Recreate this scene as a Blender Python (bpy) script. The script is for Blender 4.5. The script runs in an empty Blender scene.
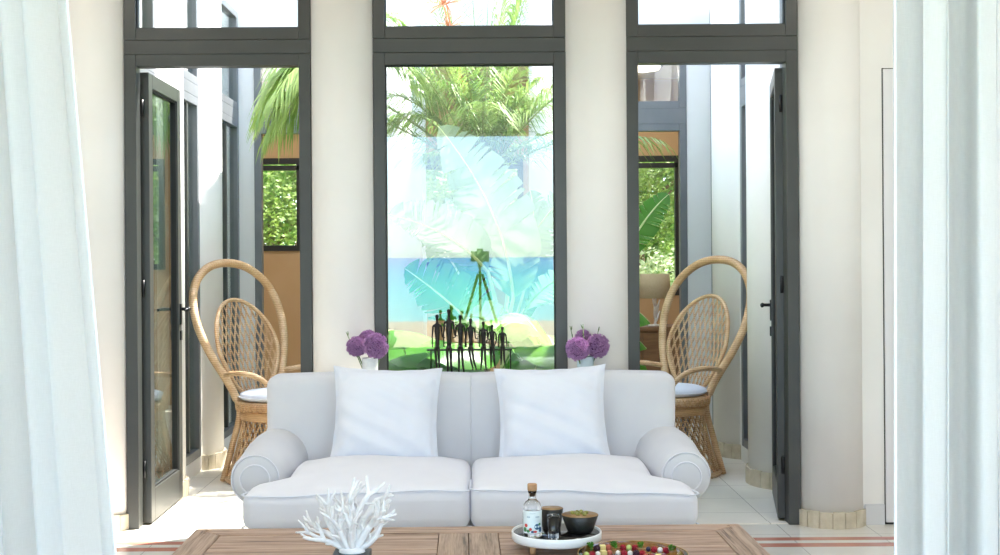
import bpy, bmesh, math, random
from mathutils import Vector, Matrix, Euler
sc = bpy.context.scene
COL = sc.collection
PI = math.pi
R = math.radians

# ------------------------------------------------------------------ camera
FPX = 1250.0
cd = bpy.data.cameras.new('camera')
cam = bpy.data.objects.new('camera', cd)
COL.objects.link(cam)
cd.sensor_width = 36.0
cd.lens = 36.0 * FPX / 1000.0
cd.shift_x = 0.020
cd.shift_y = -0.0205
cd.clip_start = 0.05
cd.clip_end = 9000
cam.location = (0, 0, 1.4)
cam.rotation_euler = (R(90), 0.007, 0)
sc.camera = cam

# ------------------------------------------------------------------ sky, sun, exposure
SUN_AZ, SUN_EL = R(58), R(60)
w = bpy.data.worlds.new('sky'); sc.world = w
w.use_nodes = True
nt = w.node_tree
bgn = nt.nodes['Background']
sky = nt.nodes.new('ShaderNodeTexSky')
sky.sky_type = 'NISHITA'
sky.sun_disc = False
sky.sun_elevation = SUN_EL
sky.sun_rotation = SUN_AZ
sky.air_density = 0.8
sky.dust_density = 0.4
sky.ozone_density = 1.0
hz = nt.nodes.new('ShaderNodeMix'); hz.data_type = 'RGBA'
hz.inputs['Factor'].default_value = 0.5
hz.inputs['B'].default_value = (1.9, 2.35, 3.1, 1)      # bright summer haze over the whole sky
nt.links.new(sky.outputs[0], hz.inputs['A']); nt.links.new(hz.outputs['Result'], bgn.inputs[0])
bgn.inputs[1].default_value = 0.46

sd = bpy.data.lights.new('sun', 'SUN')
sun = bpy.data.objects.new('sun', sd)
COL.objects.link(sun)
sd.energy = 8.2
sd.angle = R(0.6)
sd.color = (1.0, 0.96, 0.88)
sun.location = (4, 12, 12)
sdir = Vector((math.sin(SUN_AZ) * math.cos(SUN_EL), math.cos(SUN_AZ) * math.cos(SUN_EL), math.sin(SUN_EL)))
sun.rotation_euler = sdir.to_track_quat('Z', 'Y').to_euler()

# fill lamps added to brighten the living room (fixtures are built further down)
FILL_LAMPS = [(-2.2, 4.1), (-0.75, 4.1), (0.7, 4.1), (2.1, 4.1), (-2.2, 5.3), (2.1, 5.3)]
for i, (x, y) in enumerate(FILL_LAMPS):
    ld = bpy.data.lights.new('ceiling_lamp_light', 'AREA'); ld.shape = 'DISK'; ld.size = 0.34
    ld.energy = 3.4; ld.color = (1.0, 0.985, 0.965)
    lo = bpy.data.objects.new('ceiling_lamp_light', ld); COL.objects.link(lo); lo.location = (x, y, 3.352)
for x in (-1.6, 1.4):      # two more fill lamps added to brighten the ochre room
    ld = bpy.data.lights.new('ochre_lamp_light', 'AREA'); ld.shape = 'DISK'; ld.size = 0.34
    ld.energy = 5; ld.color = (1.0, 0.95, 0.88)
    lo = bpy.data.objects.new('ochre_lamp_light', ld); COL.objects.link(lo); lo.location = (x, 10.9, 3.0)
sc.view_settings.view_transform = 'Standard'
sc.view_settings.look = 'None'
sc.view_settings.exposure = 1.3
sc.view_settings.gamma = 1.0
sc.view_settings.use_curve_mapping = False
try:
    sc.cycles.max_bounces = 14
    sc.cycles.diffuse_bounces = 7
    sc.cycles.glossy_bounces = 5
    sc.cycles.transparent_max_bounces = 24
    sc.cycles.transmission_bounces = 8
    sc.cycles.use_denoising = True
    sc.cycles.sample_clamp_indirect = 6
    sc.cycles.caustics_reflective = False
    sc.cycles.caustics_refractive = False
except Exception:
    pass

# ------------------------------------------------------------------ materials
def srgb(r, g, b):
    f = lambda c: (c / 255 / 12.92) if c / 255 <= 0.04045 else ((c / 255 + 0.055) / 1.055) ** 2.4
    return (f(r), f(g), f(b), 1)

MAT = {}
def nodes_of(name):
    m = bpy.data.materials.new(name); m.use_nodes = True
    MAT[name] = m
    t = m.node_tree
    return m, t, t.nodes['Principled BSDF']

def coord(t, kind='Object', scale=(1, 1, 1)):
    tc = t.nodes.new('ShaderNodeTexCoord')
    mp = t.nodes.new('ShaderNodeMapping')
    mp.inputs['Scale'].default_value = scale
    t.links.new(tc.outputs[kind], mp.inputs[0])
    return mp.outputs[0]

def noise(t, vec, scale, detail=4, rough=0.5):
    n = t.nodes.new('ShaderNodeTexNoise')
    n.inputs['Scale'].default_value = scale
    n.inputs['Detail'].default_value = detail
    n.inputs['Roughness'].default_value = rough
    t.links.new(vec, n.inputs['Vector'])
    return n.outputs['Fac']

def ramp(t, fac, stops):
    r = t.nodes.new('ShaderNodeValToRGB')
    el = r.color_ramp.elements
    el[0].position, el[0].color = stops[0]
    el[1].position, el[1].color = stops[-1]
    for p, c in stops[1:-1]:
        e = el.new(p); e.color = c
    t.links.new(fac, r.inputs[0])
    return r.outputs[0]

def bump(t, bs, height, strength, dist=0.01):
    b = t.nodes.new('ShaderNodeBump')
    b.inputs['Strength'].default_value = strength
    b.inputs['Distance'].default_value = dist
    t.links.new(height, b.inputs['Height'])
    t.links.new(b.outputs[0], bs.inputs['Normal'])

def math_node(t, op, a, b=None):
    n = t.nodes.new('ShaderNodeMath'); n.operation = op
    for i, v in enumerate((a, b)):
        if v is None: continue
        if isinstance(v, (int, float)): n.inputs[i].default_value = v
        else: t.links.new(v, n.inputs[i])
    return n.outputs[0]

def simple(name, c1, c2=None, scale=8, rough=0.5, metal=0.0, bstr=0.0, bscale=60, coords='Object', stretch=(1, 1, 1), spec=None, sub=0.0, bdist=0.01):
    m, t, bs = nodes_of(name)
    v = coord(t, coords, stretch)
    c2 = c2 or c1
    n = noise(t, v, scale)
    t.links.new(ramp(t, n, [(0.3, c1), (0.7, c2)]), bs.inputs['Base Color'])
    bs.inputs['Roughness'].default_value = rough
    bs.inputs['Metallic'].default_value = metal
    if spec is not None: bs.inputs['Specular IOR Level'].default_value = spec
    if sub: 
        bs.inputs['Subsurface Weight'].default_value = sub
        bs.inputs['Subsurface Radius'].default_value = (0.02, 0.02, 0.02)
    if bstr:
        bump(t, bs, noise(t, v, bscale, 3), bstr, bdist)
    return m

def leaf_mat(name, c1, c2, trans=0.45, scale=3, rough=0.4, gloss=0.5, stretch=(1, 1, 1)):
    m, t, bs = nodes_of(name)
    v = coord(t, 'Object', stretch)
    n = noise(t, v, scale)
    col = ramp(t, n, [(0.3, c1), (0.7, c2)])
    t.links.new(col, bs.inputs['Base Color'])
    bs.inputs['Roughness'].default_value = rough
    bs.inputs['Specular IOR Level'].default_value = gloss
    tr = t.nodes.new('ShaderNodeBsdfTranslucent')
    t.links.new(col, tr.inputs[0])
    mx = t.nodes.new('ShaderNodeMixShader')
    mx.inputs[0].default_value = trans
    t.links.new(bs.outputs[0], mx.inputs[1]); t.links.new(tr.outputs[0], mx.inputs[2])
    t.links.new(mx.outputs[0], t.nodes['Material Output'].inputs[0])
    return m

def coated_glass(name, refl, tint, rcol=(1, 1, 1, 1)):
    m, t, bs = nodes_of(name)
    tp = t.nodes.new('ShaderNodeBsdfTransparent'); tp.inputs[0].default_value = tint
    gl = t.nodes.new('ShaderNodeBsdfGlossy'); gl.inputs['Roughness'].default_value = 0.0
    gl.inputs['Color'].default_value = rcol
    lw = t.nodes.new('ShaderNodeLayerWeight'); lw.inputs[0].default_value = 0.5
    # facing term raised to a power: reflectance climbs at grazing angles like glass
    f = math_node(t, 'POWER', lw.outputs['Facing'], 4.0)
    f = math_node(t, 'MULTIPLY', f, 1.0 - refl)
    f = math_node(t, 'ADD', f, refl)
    mx = t.nodes.new('ShaderNodeMixShader')
    t.links.new(f, mx.inputs[0])
    t.links.new(tp.outputs[0], mx.inputs[1]); t.links.new(gl.outputs[0], mx.inputs[2])
    t.links.new(mx.outputs[0], t.nodes['Material Output'].inputs[0])
    t.nodes.remove(bs)
    return m

simple('plaster', srgb(238, 236, 232), srgb(232, 230, 226), 2.5, 0.85, bstr=0.08, bscale=25)
simple('plaster_out', srgb(245, 244, 242), srgb(240, 238, 235), 1.8, 0.85, bstr=0.10, bscale=18)
simple('ceiling_white', srgb(240, 236, 228), None, 3, 0.9)
simple('door_paint', srgb(226, 226, 228), None, 3, 0.5)
simple('ochre', srgb(212, 180, 140), srgb(204, 170, 128), 2.0, 0.8, bstr=0.1, bscale=12)
simple('frame_grey', srgb(64, 66, 63), srgb(58, 60, 58), 5, 0.38, 0.0, spec=0.6)
simple('frame_dark', srgb(40, 44, 46), srgb(34, 38, 40), 5, 0.4, 0.0, spec=0.6)
simple('gasket', srgb(20, 22, 22), None, 5, 0.6)
simple('frame_light', srgb(120, 122, 124), srgb(108, 112, 116), 5, 0.4)
simple('black_metal', srgb(26, 28, 30), None, 5, 0.35, 0.3)
simple('bronze', srgb(30, 28, 27), srgb(48, 42, 36), 40, 0.45, 0.5, bstr=0.4, bscale=200, bdist=0.004)
coated_glass('pane_glass', 0.078, (0.98, 0.99, 0.98, 1), (0.88, 0.96, 1.0, 1))
coated_glass('wing_glass', 0.10, (0.80, 0.88, 0.86, 1))
coated_glass('clear_glass', 0.05, (0.97, 0.98, 0.98, 1))
simple('stone_base', srgb(220, 210, 190), srgb(194, 182, 158), 14, 0.6, bstr=0.25, bscale=50)
simple('grout', srgb(200, 186, 160), None, 6, 0.9)
simple('skirting', srgb(214, 214, 216), srgb(208, 208, 210), 6, 0.4)
simple('sofa_fabric', srgb(212, 213, 217), srgb(206, 207, 212), 5, 0.95, bstr=0.12, bscale=260, bdist=0.003)
simple('cushion_fabric', srgb(229, 230, 236), srgb(224, 225, 232), 5, 0.95, bstr=0.12, bscale=240, bdist=0.003)
simple('pillow_fabric', srgb(228, 232, 241), srgb(223, 227, 237), 5, 0.95, bstr=0.18, bscale=220, bdist=0.003)
simple('coral_white', srgb(240, 240, 240), srgb(228, 228, 230), 30, 0.6, bstr=0.3, bscale=120, bdist=0.004)
simple('slate', srgb(38, 46, 56), srgb(30, 38, 46), 10, 0.4)
simple('tray_white', srgb(236, 239, 240), None, 5, 0.35)
simple('tray_black', srgb(16, 14, 14), None, 5, 0.08)
simple('bowl_black', srgb(24, 24, 22), srgb(34, 34, 30), 60, 0.35, bstr=0.2, bscale=150)
simple('bowl_wood', srgb(202, 160, 112), srgb(184, 140, 94), 20, 0.5)
simple('cork', srgb(190, 150, 112), srgb(168, 126, 90), 60, 0.8, bstr=0.3, bscale=200)
simple('leg_wood', srgb(206, 168, 122), srgb(188, 148, 104), 18, 0.5)
simple('label_paper', srgb(226, 236, 238), None, 10, 0.7)
simple('label_red', srgb(206, 72, 60), None, 5, 0.7)
simple('label_blue', srgb(44, 84, 120), None, 5, 0.7)
simple('label_green', srgb(70, 130, 80), None, 5, 0.7)
simple('label_ink', srgb(120, 150, 170), None, 5, 0.7)
simple('olive', srgb(120, 128, 48), srgb(150, 140, 70), 60, 0.4)
simple('nut', srgb(176, 134, 84), srgb(150, 108, 62), 60, 0.5)
simple('raspberry', srgb(190, 28, 50), srgb(150, 16, 40), 120, 0.35, bstr=0.8, bscale=240, bdist=0.004)
simple('blueberry', srgb(34, 34, 66), srgb(48, 50, 84), 60, 0.5)
simple('blackberry', srgb(70, 24, 50), srgb(44, 14, 36), 100, 0.35, bstr=0.8, bscale=240, bdist=0.004)
simple('cheese', srgb(238, 222, 150), srgb(230, 208, 130), 30, 0.6)
simple('melon', srgb(202, 214, 130), srgb(186, 204, 110), 30, 0.4)
simple('fig', srgb(196, 110, 84), srgb(170, 80, 64), 60, 0.5)
simple('mozzarella', srgb(244, 240, 232), None, 30, 0.5)
leaf_mat('mint', srgb(72, 140, 44), srgb(110, 170, 64), 0.3, 30)
simple('ceramic_white', srgb(226, 230, 230), srgb(200, 208, 212), 40, 0.4, bstr=0.3, bscale=120)
simple('ceramic_blue', srgb(196, 214, 220), srgb(182, 202, 212), 20, 0.35)
simple('allium', srgb(158, 116, 164), srgb(196, 156, 196), 60, 0.8)
simple('allium_core', srgb(104, 70, 110), srgb(124, 84, 122), 60, 0.9)
simple('stem_green', srgb(84, 110, 62), srgb(100, 124, 74), 10, 0.6)
simple('lamp_linen', srgb(196, 186, 160), srgb(188, 178, 150), 60, 0.9)
simple('bark', srgb(120, 98, 74), srgb(88, 70, 52), 12, 0.9, bstr=0.8, bscale=30)
leaf_mat('banana_leaf', srgb(112, 148, 104), srgb(158, 182, 142), 0.35, 2.2, 0.3, 0.9)
leaf_mat('banana_leaf_deep', srgb(74, 136, 52), srgb(104, 164, 66), 0.4, 2.2, 0.35, 0.5)
simple('banana_rib', srgb(222, 228, 180), srgb(200, 214, 150), 10, 0.5)
leaf_mat('palm_leaf', srgb(104, 148, 60), srgb(176, 196, 112), 0.4, 4, 0.4, 0.6)
simple('palm_rib', srgb(150, 164, 84), srgb(120, 138, 60), 10, 0.5)
simple('palm_flower', srgb(222, 150, 90), srgb(210, 120, 70), 30, 0.7)
leaf_mat('shrub_leaf', srgb(70, 140, 40), srgb(140, 190, 74), 0.45, 6, 0.45, 0.4)
leaf_mat('tree_leaf', srgb(84, 128, 44), srgb(168, 190, 96), 0.45, 4, 0.5, 0.3)
leaf_mat('tree_leaf_pale', srgb(170, 190, 140), srgb(210, 220, 180), 0.35, 4, 0.5, 0.3)
simple('camera_black', srgb(30, 30, 32), None, 10, 0.5)
simple('soil', srgb(96, 78, 58), srgb(70, 56, 42), 12, 1.0, bstr=0.6, bscale=30)
simple('console_white', srgb(224, 222, 218), None, 5, 0.5)
simple('console_brown', srgb(140, 108, 76), srgb(116, 86, 60), 6, 0.5, stretch=(1, 8, 8))
simple('rug_tan', srgb(180, 150, 112), srgb(160, 130, 94), 30, 0.95)

def wicker(name, a, b):
    m, t, bs = nodes_of(name)
    v = coord(t)
    n1 = noise(t, v, 9, 3)
    wv = t.nodes.new('ShaderNodeTexWave'); wv.wave_type = 'BANDS'; wv.bands_direction = 'Z'
    wv.inputs['Scale'].default_value = 26; wv.inputs['Distortion'].default_value = 3.0
    wv.inputs['Detail'].default_value = 2; wv.inputs['Detail Scale'].default_value = 3
    t.links.new(v, wv.inputs['Vector'])
    f = math_node(t, 'ADD', math_node(t, 'MULTIPLY', n1, 0.75), math_node(t, 'MULTIPLY', wv.outputs['Fac'], 0.25))
    t.links.new(ramp(t, f, [(0.28, a), (0.72, b)]), bs.inputs['Base Color'])
    bs.inputs['Roughness'].default_value = 0.45
    bump(t, bs, wv.outputs['Fac'], 0.35, 0.004)
wicker('wicker', srgb(188, 142, 98), srgb(234, 204, 164))
wicker('wicker_band', srgb(196, 150, 104), srgb(222, 184, 138))

def linen(name):
    m, t, bs = nodes_of(name)
    v = coord(t, 'Object', (1, 1, 1))
    n = noise(t, coord(t, 'Object', (60, 60, 900)), 1.0, 2)
    n2 = noise(t, coord(t, 'Object', (900, 900, 40)), 1.0, 2)
    s = math_node(t, 'ADD', n, n2)
    col = ramp(t, math_node(t, 'MULTIPLY', s, 0.5), [(0.3, srgb(217, 217, 215)), (0.7, srgb(227, 227, 226))])
    t.links.new(col, bs.inputs['Base Color'])
    bs.inputs['Roughness'].default_value = 0.95
    bump(t, bs, s, 0.08, 0.002)
    tr = t.nodes.new('ShaderNodeBsdfTranslucent'); t.links.new(col, tr.inputs[0])
    tp = t.nodes.new('ShaderNodeBsdfTransparent')
    m1 = t.nodes.new('ShaderNodeMixShader'); m1.inputs[0].default_value = 0.5
    t.links.new(bs.outputs[0], m1.inputs[1]); t.links.new(tr.outputs[0], m1.inputs[2])
    m2 = t.nodes.new('ShaderNodeMixShader'); m2.inputs[0].default_value = 0.06
    t.links.new(m1.outputs[0], m2.inputs[1]); t.links.new(tp.outputs[0], m2.inputs[2])
    t.links.new(m2.outputs[0], t.nodes['Material Output'].inputs[0])
linen('curtain_linen')

def wood(name, stretch, seed=0.0, c=((150, 118, 92), (182, 148, 122), (120, 92, 70))):
    m, t, bs = nodes_of(name)
    v = coord(t, 'Object', stretch)
    info = t.nodes.new('ShaderNodeObjectInfo')
    ad = t.nodes.new('ShaderNodeVectorMath'); ad.operation = 'ADD'
    t.links.new(v, ad.inputs[0]); ad.inputs[1].default_value = (seed, seed * 2.3, seed)
    n = noise(t, ad.outputs[0], 1.0, 6, 0.65)
    n2 = noise(t, ad.outputs[0], 4.0, 4, 0.6)
    f = math_node(t, 'ADD', math_node(t, 'MULTIPLY', n, 0.65), math_node(t, 'MULTIPLY', n2, 0.35))
    t.links.new(ramp(t, f, [(0.36, srgb(*c[2])), (0.46, srgb(*c[0])), (0.60, srgb(*c[1]))]), bs.inputs['Base Color'])
    bs.inputs['Roughness'].default_value = 0.55
    bump(t, bs, f, 0.5, 0.004)
wood('table_wood_x', (1.6, 40, 40), 3.0, ((160, 130, 108), (188, 160, 138), (98, 74, 58)))
wood('table_wood_y', (40, 1.6, 40), 7.0, ((152, 126, 106), (180, 154, 132), (96, 76, 60)))

def tile_floor(name, size, base1, base2, joint, stripes=(), stripe_col=None, rough=0.25, off=(0, 0)):
    """square tiles from object XY; optional coloured border stripes across X at given Y ranges"""
    m, t, bs = nodes_of(name)
    tc = t.nodes.new('ShaderNodeTexCoord')
    sp = t.nodes.new('ShaderNodeSeparateXYZ'); t.links.new(tc.outputs['Object'], sp.inputs[0])
    n = noise(t, tc.outputs['Object'], 1.7, 6, 0.6)
    col = ramp(t, n, [(0.3, base1), (0.7, base2)])
    jw = 0.004 / size
    def line(out, o):
        f = math_node(t, 'FRACT', math_node(t, 'MULTIPLY', math_node(t, 'ADD', out, o + 50 * size), 1 / size))
        a = math_node(t, 'LESS_THAN', f, jw)
        return a
    j = math_node(t, 'MAXIMUM', line(sp.outputs[0], off[0]), line(sp.outputs[1], off[1]))
    mx = t.nodes.new('ShaderNodeMix'); mx.data_type = 'RGBA'
    t.links.new(j, mx.inputs['Factor']); t.links.new(col, mx.inputs['A']); mx.inputs['B'].default_value = joint
    out = mx.outputs['Result']
    for y0, y1 in stripes:
        a = math_node(t, 'GREATER_THAN', sp.outputs[1], y0)
        b = math_node(t, 'LESS_THAN', sp.outputs[1], y1)
        k = math_node(t, 'MULTIPLY', a, b)
        mm = t.nodes.new('ShaderNodeMix'); mm.data_type = 'RGBA'
        t.links.new(k, mm.inputs['Factor']); t.links.new(out, mm.inputs['A'])
        t.links.new(ramp(t, noise(t, tc.outputs['Object'], 9), [(0.3, stripe_col), (0.7, tuple(min(1, c * 1.25) for c in stripe_col[:3]) + (1,))]), mm.inputs['B'])
        out = mm.outputs['Result']
    t.links.new(out, bs.inputs['Base Color'])
    bs.inputs['Roughness'].default_value = rough
    return m
tile_floor('floor_tile', 0.45, srgb(230, 226, 218), srgb(216, 212, 202), srgb(160, 156, 148),
           ((5.99, 6.07), (6.126, 6.195)), srgb(178, 118, 102), 0.16, (0.27, 0.04))
tile_floor('court_tile', 0.40, srgb(238, 232, 218), srgb(226, 218, 202), srgb(164, 154, 136), rough=0.55, off=(0.1, 0.0))
tile_floor('terrace_tile', 0.5, srgb(216, 214, 208), srgb(200, 198, 192), srgb(150, 142, 126), rough=0.6)
simple('sand', srgb(226, 204, 168), srgb(208, 184, 146), 0.2, 0.95)
simple('lawn', srgb(112, 150, 60), srgb(138, 170, 78), 0.6, 0.95)

def sea_mat():
    m, t, bs = nodes_of('sea_water')
    tc = t.nodes.new('ShaderNodeTexCoord')
    sp = t.nodes.new('ShaderNodeSeparateXYZ'); t.links.new(tc.outputs['Object'], sp.inputs[0])
    d = math_node(t, 'MULTIPLY', sp.outputs[1], -1.0)          # distance offshore: the bottom drops away
    n = noise(t, coord(t, 'Object', (0.01, 0.05, 1)), 1.0, 3)
    d = math_node(t, 'MULTIPLY', d, math_node(t, 'ADD', n, 0.5))
    f = math_node(t, 'DIVIDE', d, math_node(t, 'ADD', d, 260.0))
    t.links.new(ramp(t, f, [(0.0, srgb(150, 226, 206)), (0.18, srgb(90, 208, 206)), (0.45, srgb(56, 170, 204)), (0.8, srgb(46, 126, 192))]), bs.inputs['Base Color'])
    bs.inputs['Roughness'].default_value = 0.35
    bump(t, bs, noise(t, coord(t, 'Object', (0.3, 1, 1)), 1.5, 3), 0.5, 0.3)
sea_mat()

def real_glass(name, col, rough=0.0, ior=1.45):
    m, t, bs = nodes_of(name)
    bs.inputs['Base Color'].default_value = col; bs.inputs['Roughness'].default_value = rough
    bs.inputs['Transmission Weight'].default_value = 1.0; bs.inputs['IOR'].default_value = ior
real_glass('thick_glass', (0.97, 0.98, 0.98, 1))
real_glass('spirit', (0.98, 0.96, 0.90, 1), ior=1.34)
real_glass('amber', (0.62, 0.40, 0.14, 1), 0.05)
simple('amber_rim', srgb(176, 138, 60), None, 5, 0.3, 0.4)
m, t, bs = nodes_of('lamp_glow')  # glowing diffuser of the added ceiling fill lamps
bs.inputs['Base Color'].default_value = srgb(240, 232, 215)
bs.inputs['Emission Color'].default_value = (1, 0.9, 0.76, 1); bs.inputs['Emission Strength'].default_value = 1.5
# ------------------------------------------------------------------ mesh helpers
class MB:
    def __init__(s): s.v = []; s.f = []; s.mi = []; s.sm = []; s.m = 0; s.smooth = False
    def add(s, vs, fs, smooth=None):
        b = len(s.v); s.v += [tuple(v) for v in vs]
        for f in fs:
            s.f.append(tuple(i + b for i in f)); s.mi.append(s.m); s.sm.append(s.smooth if smooth is None else smooth)
        return s
    def box(s, x0, x1, y0, y1, z0, z1):
        vs = [(x, y, z) for z in (z0, z1) for y in (y0, y1) for x in (x0, x1)]
        return s.add(vs, [(0, 2, 3, 1), (4, 5, 7, 6), (0, 1, 5, 4), (2, 6, 7, 3), (0, 4, 6, 2), (1, 3, 7, 5)], False)
    def obox(s, M, sx, sy, sz):
        vs = [M @ Vector((x * sx / 2, y * sy / 2, z * sz / 2)) for z in (-1, 1) for y in (-1, 1) for x in (-1, 1)]
        return s.add(vs, [(0, 2, 3, 1), (4, 5, 7, 6), (0, 1, 5, 4), (2, 6, 7, 3), (0, 4, 6, 2), (1, 3, 7, 5)], False)
    def tube(s, pts, rad, n=8, closed=False, cap=True):
        pts = [Vector(p) for p in pts]; k = len(pts)
        rs = rad if isinstance(rad, (list, tuple)) else [rad] * k
        tang = []
        for i in range(k):
            if closed: d = pts[(i + 1) % k] - pts[(i - 1) % k]
            else: d = pts[min(i + 1, k - 1)] - pts[max(i - 1, 0)]
            tang.append(d.normalized() if d.length > 1e-9 else Vector((0, 0, 1)))
        up = Vector((0, 0, 1)) if abs(tang[0].z) < 0.9 else Vector((1, 0, 0))
        nrm = tang[0].cross(up).normalized()
        rows = []
        for i in range(k):
            if i: 
                nrm = nrm - tang[i] * nrm.dot(tang[i])
                nrm = nrm.normalized() if nrm.length > 1e-9 else tang[i].orthogonal().normalized()
            bn = tang[i].cross(nrm)
            rows.append([pts[i] + (nrm * math.cos(2 * PI * j / n) + bn * math.sin(2 * PI * j / n)) * rs[i] for j in range(n)])
        vs = [p for r in rows for p in r]; fs = []
        kk = k if closed else k - 1
        for i in range(kk):
            a = i * n; b = ((i + 1) % k) * n
            for j in range(n):
                fs.append((a + j, a + (j + 1) % n, b + (j + 1) % n, b + j))
        if cap and not closed:
            fs.append(tuple(range(n - 1, -1, -1))); fs.append(tuple((k - 1) * n + j for j in range(n)))
        return s.add(vs, fs, True)
    def lathe(s, prof, n=32, c=(0, 0, 0), M=None):
        """prof: list of (r,z)"""
        vs = []; fs = []
        for r, z in prof:
            for j in range(n):
                a = 2 * PI * j / n
                p = Vector((r * math.cos(a), r * math.sin(a), z))
                if M: p = M @ p
                vs.append(p + Vector(c))
        for i in range(len(prof) - 1):
            for j in range(n):
                fs.append((i * n + j, i * n + (j + 1) % n, (i + 1) * n + (j + 1) % n, (i + 1) * n + j))
        if prof[0][0] > 1e-6: fs.append(tuple(range(n - 1, -1, -1)))
        if prof[-1][0] > 1e-6: fs.append(tuple((len(prof) - 1) * n + j for j in range(n)))
        return s.add(vs, fs, True)
    def ball(s, c, r, n=12, m=8, sc_=(1, 1, 1), rot=None):
        vs = []; fs = []
        for i in range(m + 1):
            th = PI * i / m
            for j in range(n):
                a = 2 * PI * j / n
                p = Vector((math.sin(th) * math.cos(a) * sc_[0], math.sin(th) * math.sin(a) * sc_[1], math.cos(th) * sc_[2])) * r
                if rot: p = rot @ p
                vs.append(p + Vector(c))
        for i in range(m):
            for j in range(n):
                fs.append((i * n + j, (i + 1) * n + j, (i + 1) * n + (j + 1) % n, i * n + (j + 1) % n))
        return s.add(vs, fs, True)
    def rbox(s, c, half, r, seg=4, inner=6, fn=None):
        """rounded box as one closed grid surface; fn displaces each local point"""
        hx, hy, hz = half
        def ax(h):
            rr = min(r, h)
            a = [-h + rr * (1 - math.cos(PI / 2 * i / seg)) for i in range(seg)]
            mid = [-h + rr + (2 * h - 2 * rr) * i / inner for i in range(inner + 1)] if h > rr + 1e-6 else [0.0]
            return a + mid + [-x for x in reversed(a)]
        X, Y, Z = ax(hx), ax(hy), ax(hz)
        idx = {}; vs = []; fs = []
        def vert(i, j, k):
            key = (i, j, k)
            if key in idx: return idx[key]
            p = Vector((X[i], Y[j], Z[k]))
            q = Vector((max(-hx + min(r, hx), min(hx - min(r, hx), p.x)), max(-hy + min(r, hy), min(hy - min(r, hy), p.y)), max(-hz + min(r, hz), min(hz - min(r, hz), p.z))))
            d = p - q
            if d.length > 1e-9: p = q + d.normalized() * r if d.length > 1e-9 else p
            if fn: p = Vector(fn(p))
            idx[key] = len(vs); vs.append(p + Vector(c)); return idx[key]
        nx, ny, nz = len(X) - 1, len(Y) - 1, len(Z) - 1
        for i in range(nx):
            for j in range(ny):
                fs.append((vert(i, j, 0), vert(i, j + 1, 0), vert(i + 1, j + 1, 0), vert(i + 1, j, 0)))
                fs.append((vert(i, j, nz), vert(i + 1, j, nz), vert(i + 1, j + 1, nz), vert(i, j + 1, nz)))
        for i in range(nx):
            for k in range(nz):
                fs.append((vert(i, 0, k), vert(i + 1, 0, k), vert(i + 1, 0, k + 1), vert(i, 0, k + 1)))
                fs.append((vert(i, ny, k), vert(i, ny, k + 1), vert(i + 1, ny, k + 1), vert(i + 1, ny, k)))
        for j in range(ny):
            for k in range(nz):
                fs.append((vert(0, j, k), vert(0, j, k + 1), vert(0, j + 1, k + 1), vert(0, j + 1, k)))
                fs.append((vert(nx, j, k), vert(nx, j + 1, k), vert(nx, j + 1, k + 1), vert(nx, j, k + 1)))
        return s.add(vs, fs, True)
    def build(s, name, mats, parent=None, loc=None, bevel=0.0):
        me = bpy.data.meshes.new(name)
        me.from_pydata(s.v, [], s.f)
        if not isinstance(mats, (list, tuple)): mats = [mats]
        for m in mats: me.materials.append(MAT[m])
        me.polygons.foreach_set('material_index', s.mi)
        me.polygons.foreach_set('use_smooth', s.sm)
        me.update()
        o = bpy.data.objects.new(name, me)
        COL.objects.link(o)
        if parent: o.parent = parent
        if loc: o.location = loc
        if bevel:
            b = o.modifiers.new('bevel', 'BEVEL'); b.width = bevel; b.segments = 2; b.limit_method = 'ANGLE'
        return o

def tag(o, label=None, cat=None, group=None, kind=None):
    if label: o['label'] = label
    if cat: o['category'] = cat
    if group: o['group'] = group
    if kind: o['kind'] = kind
    return o
def empty(name, loc=(0, 0, 0), rz=0.0):
    o = bpy.data.objects.new(name, None); COL.objects.link(o)
    o.location = loc; o.rotation_euler = (0, 0, rz); o.empty_display_size = 0.1
    return o
def struct(o): o['kind'] = 'structure'; return o
def copy_tree(o, parent=None):
    c = o.copy(); COL.objects.link(c); c.parent = parent
    for ch in [x for x in bpy.data.objects if x.parent == o]: copy_tree(ch, c)
    return c
def spline(pts, n=8, closed=False):
    pts = [Vector(p) for p in pts]; out = []; k = len(pts)
    rng = range(k) if closed else range(k - 1)
    for i in rng:
        if closed: p0, p1, p2, p3 = pts[(i - 1) % k], pts[i], pts[(i + 1) % k], pts[(i + 2) % k]
        else: p0, p1, p2, p3 = pts[max(i - 1, 0)], pts[i], pts[i + 1], pts[min(i + 2, k - 1)]
        for j in range(n):
            t = j / n
            out.append(0.5 * ((2 * p1) + (-p0 + p2) * t + (2 * p0 - 5 * p1 + 4 * p2 - p3) * t * t + (-p0 + 3 * p1 - 3 * p2 + p3) * t ** 3))
    if not closed: out.append(pts[-1])
    return out
def sstep(a, b, x):
    t = max(0.0, min(1.0, (x - a) / (b - a))); return t * t * (3 - 2 * t)

# ================================================================== THE SETTING
YF = 6.48            # front face of the facade frames
def sbox(name, x0, x1, y0, y1, z0, z1, mat, parent=None, bevel=0.0):
    o = MB().box(x0, x1, y0, y1, z0, z1).build(name, mat, parent, bevel=bevel)
    if not parent: struct(o)
    return o
def boxes(name, lst, mat, parent=None, bevel=0.0):
    m = MB()
    for b in lst: m.box(*b)
    o = m.build(name, mat, parent, bevel=bevel)
    if not parent: struct(o)
    return o

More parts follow.
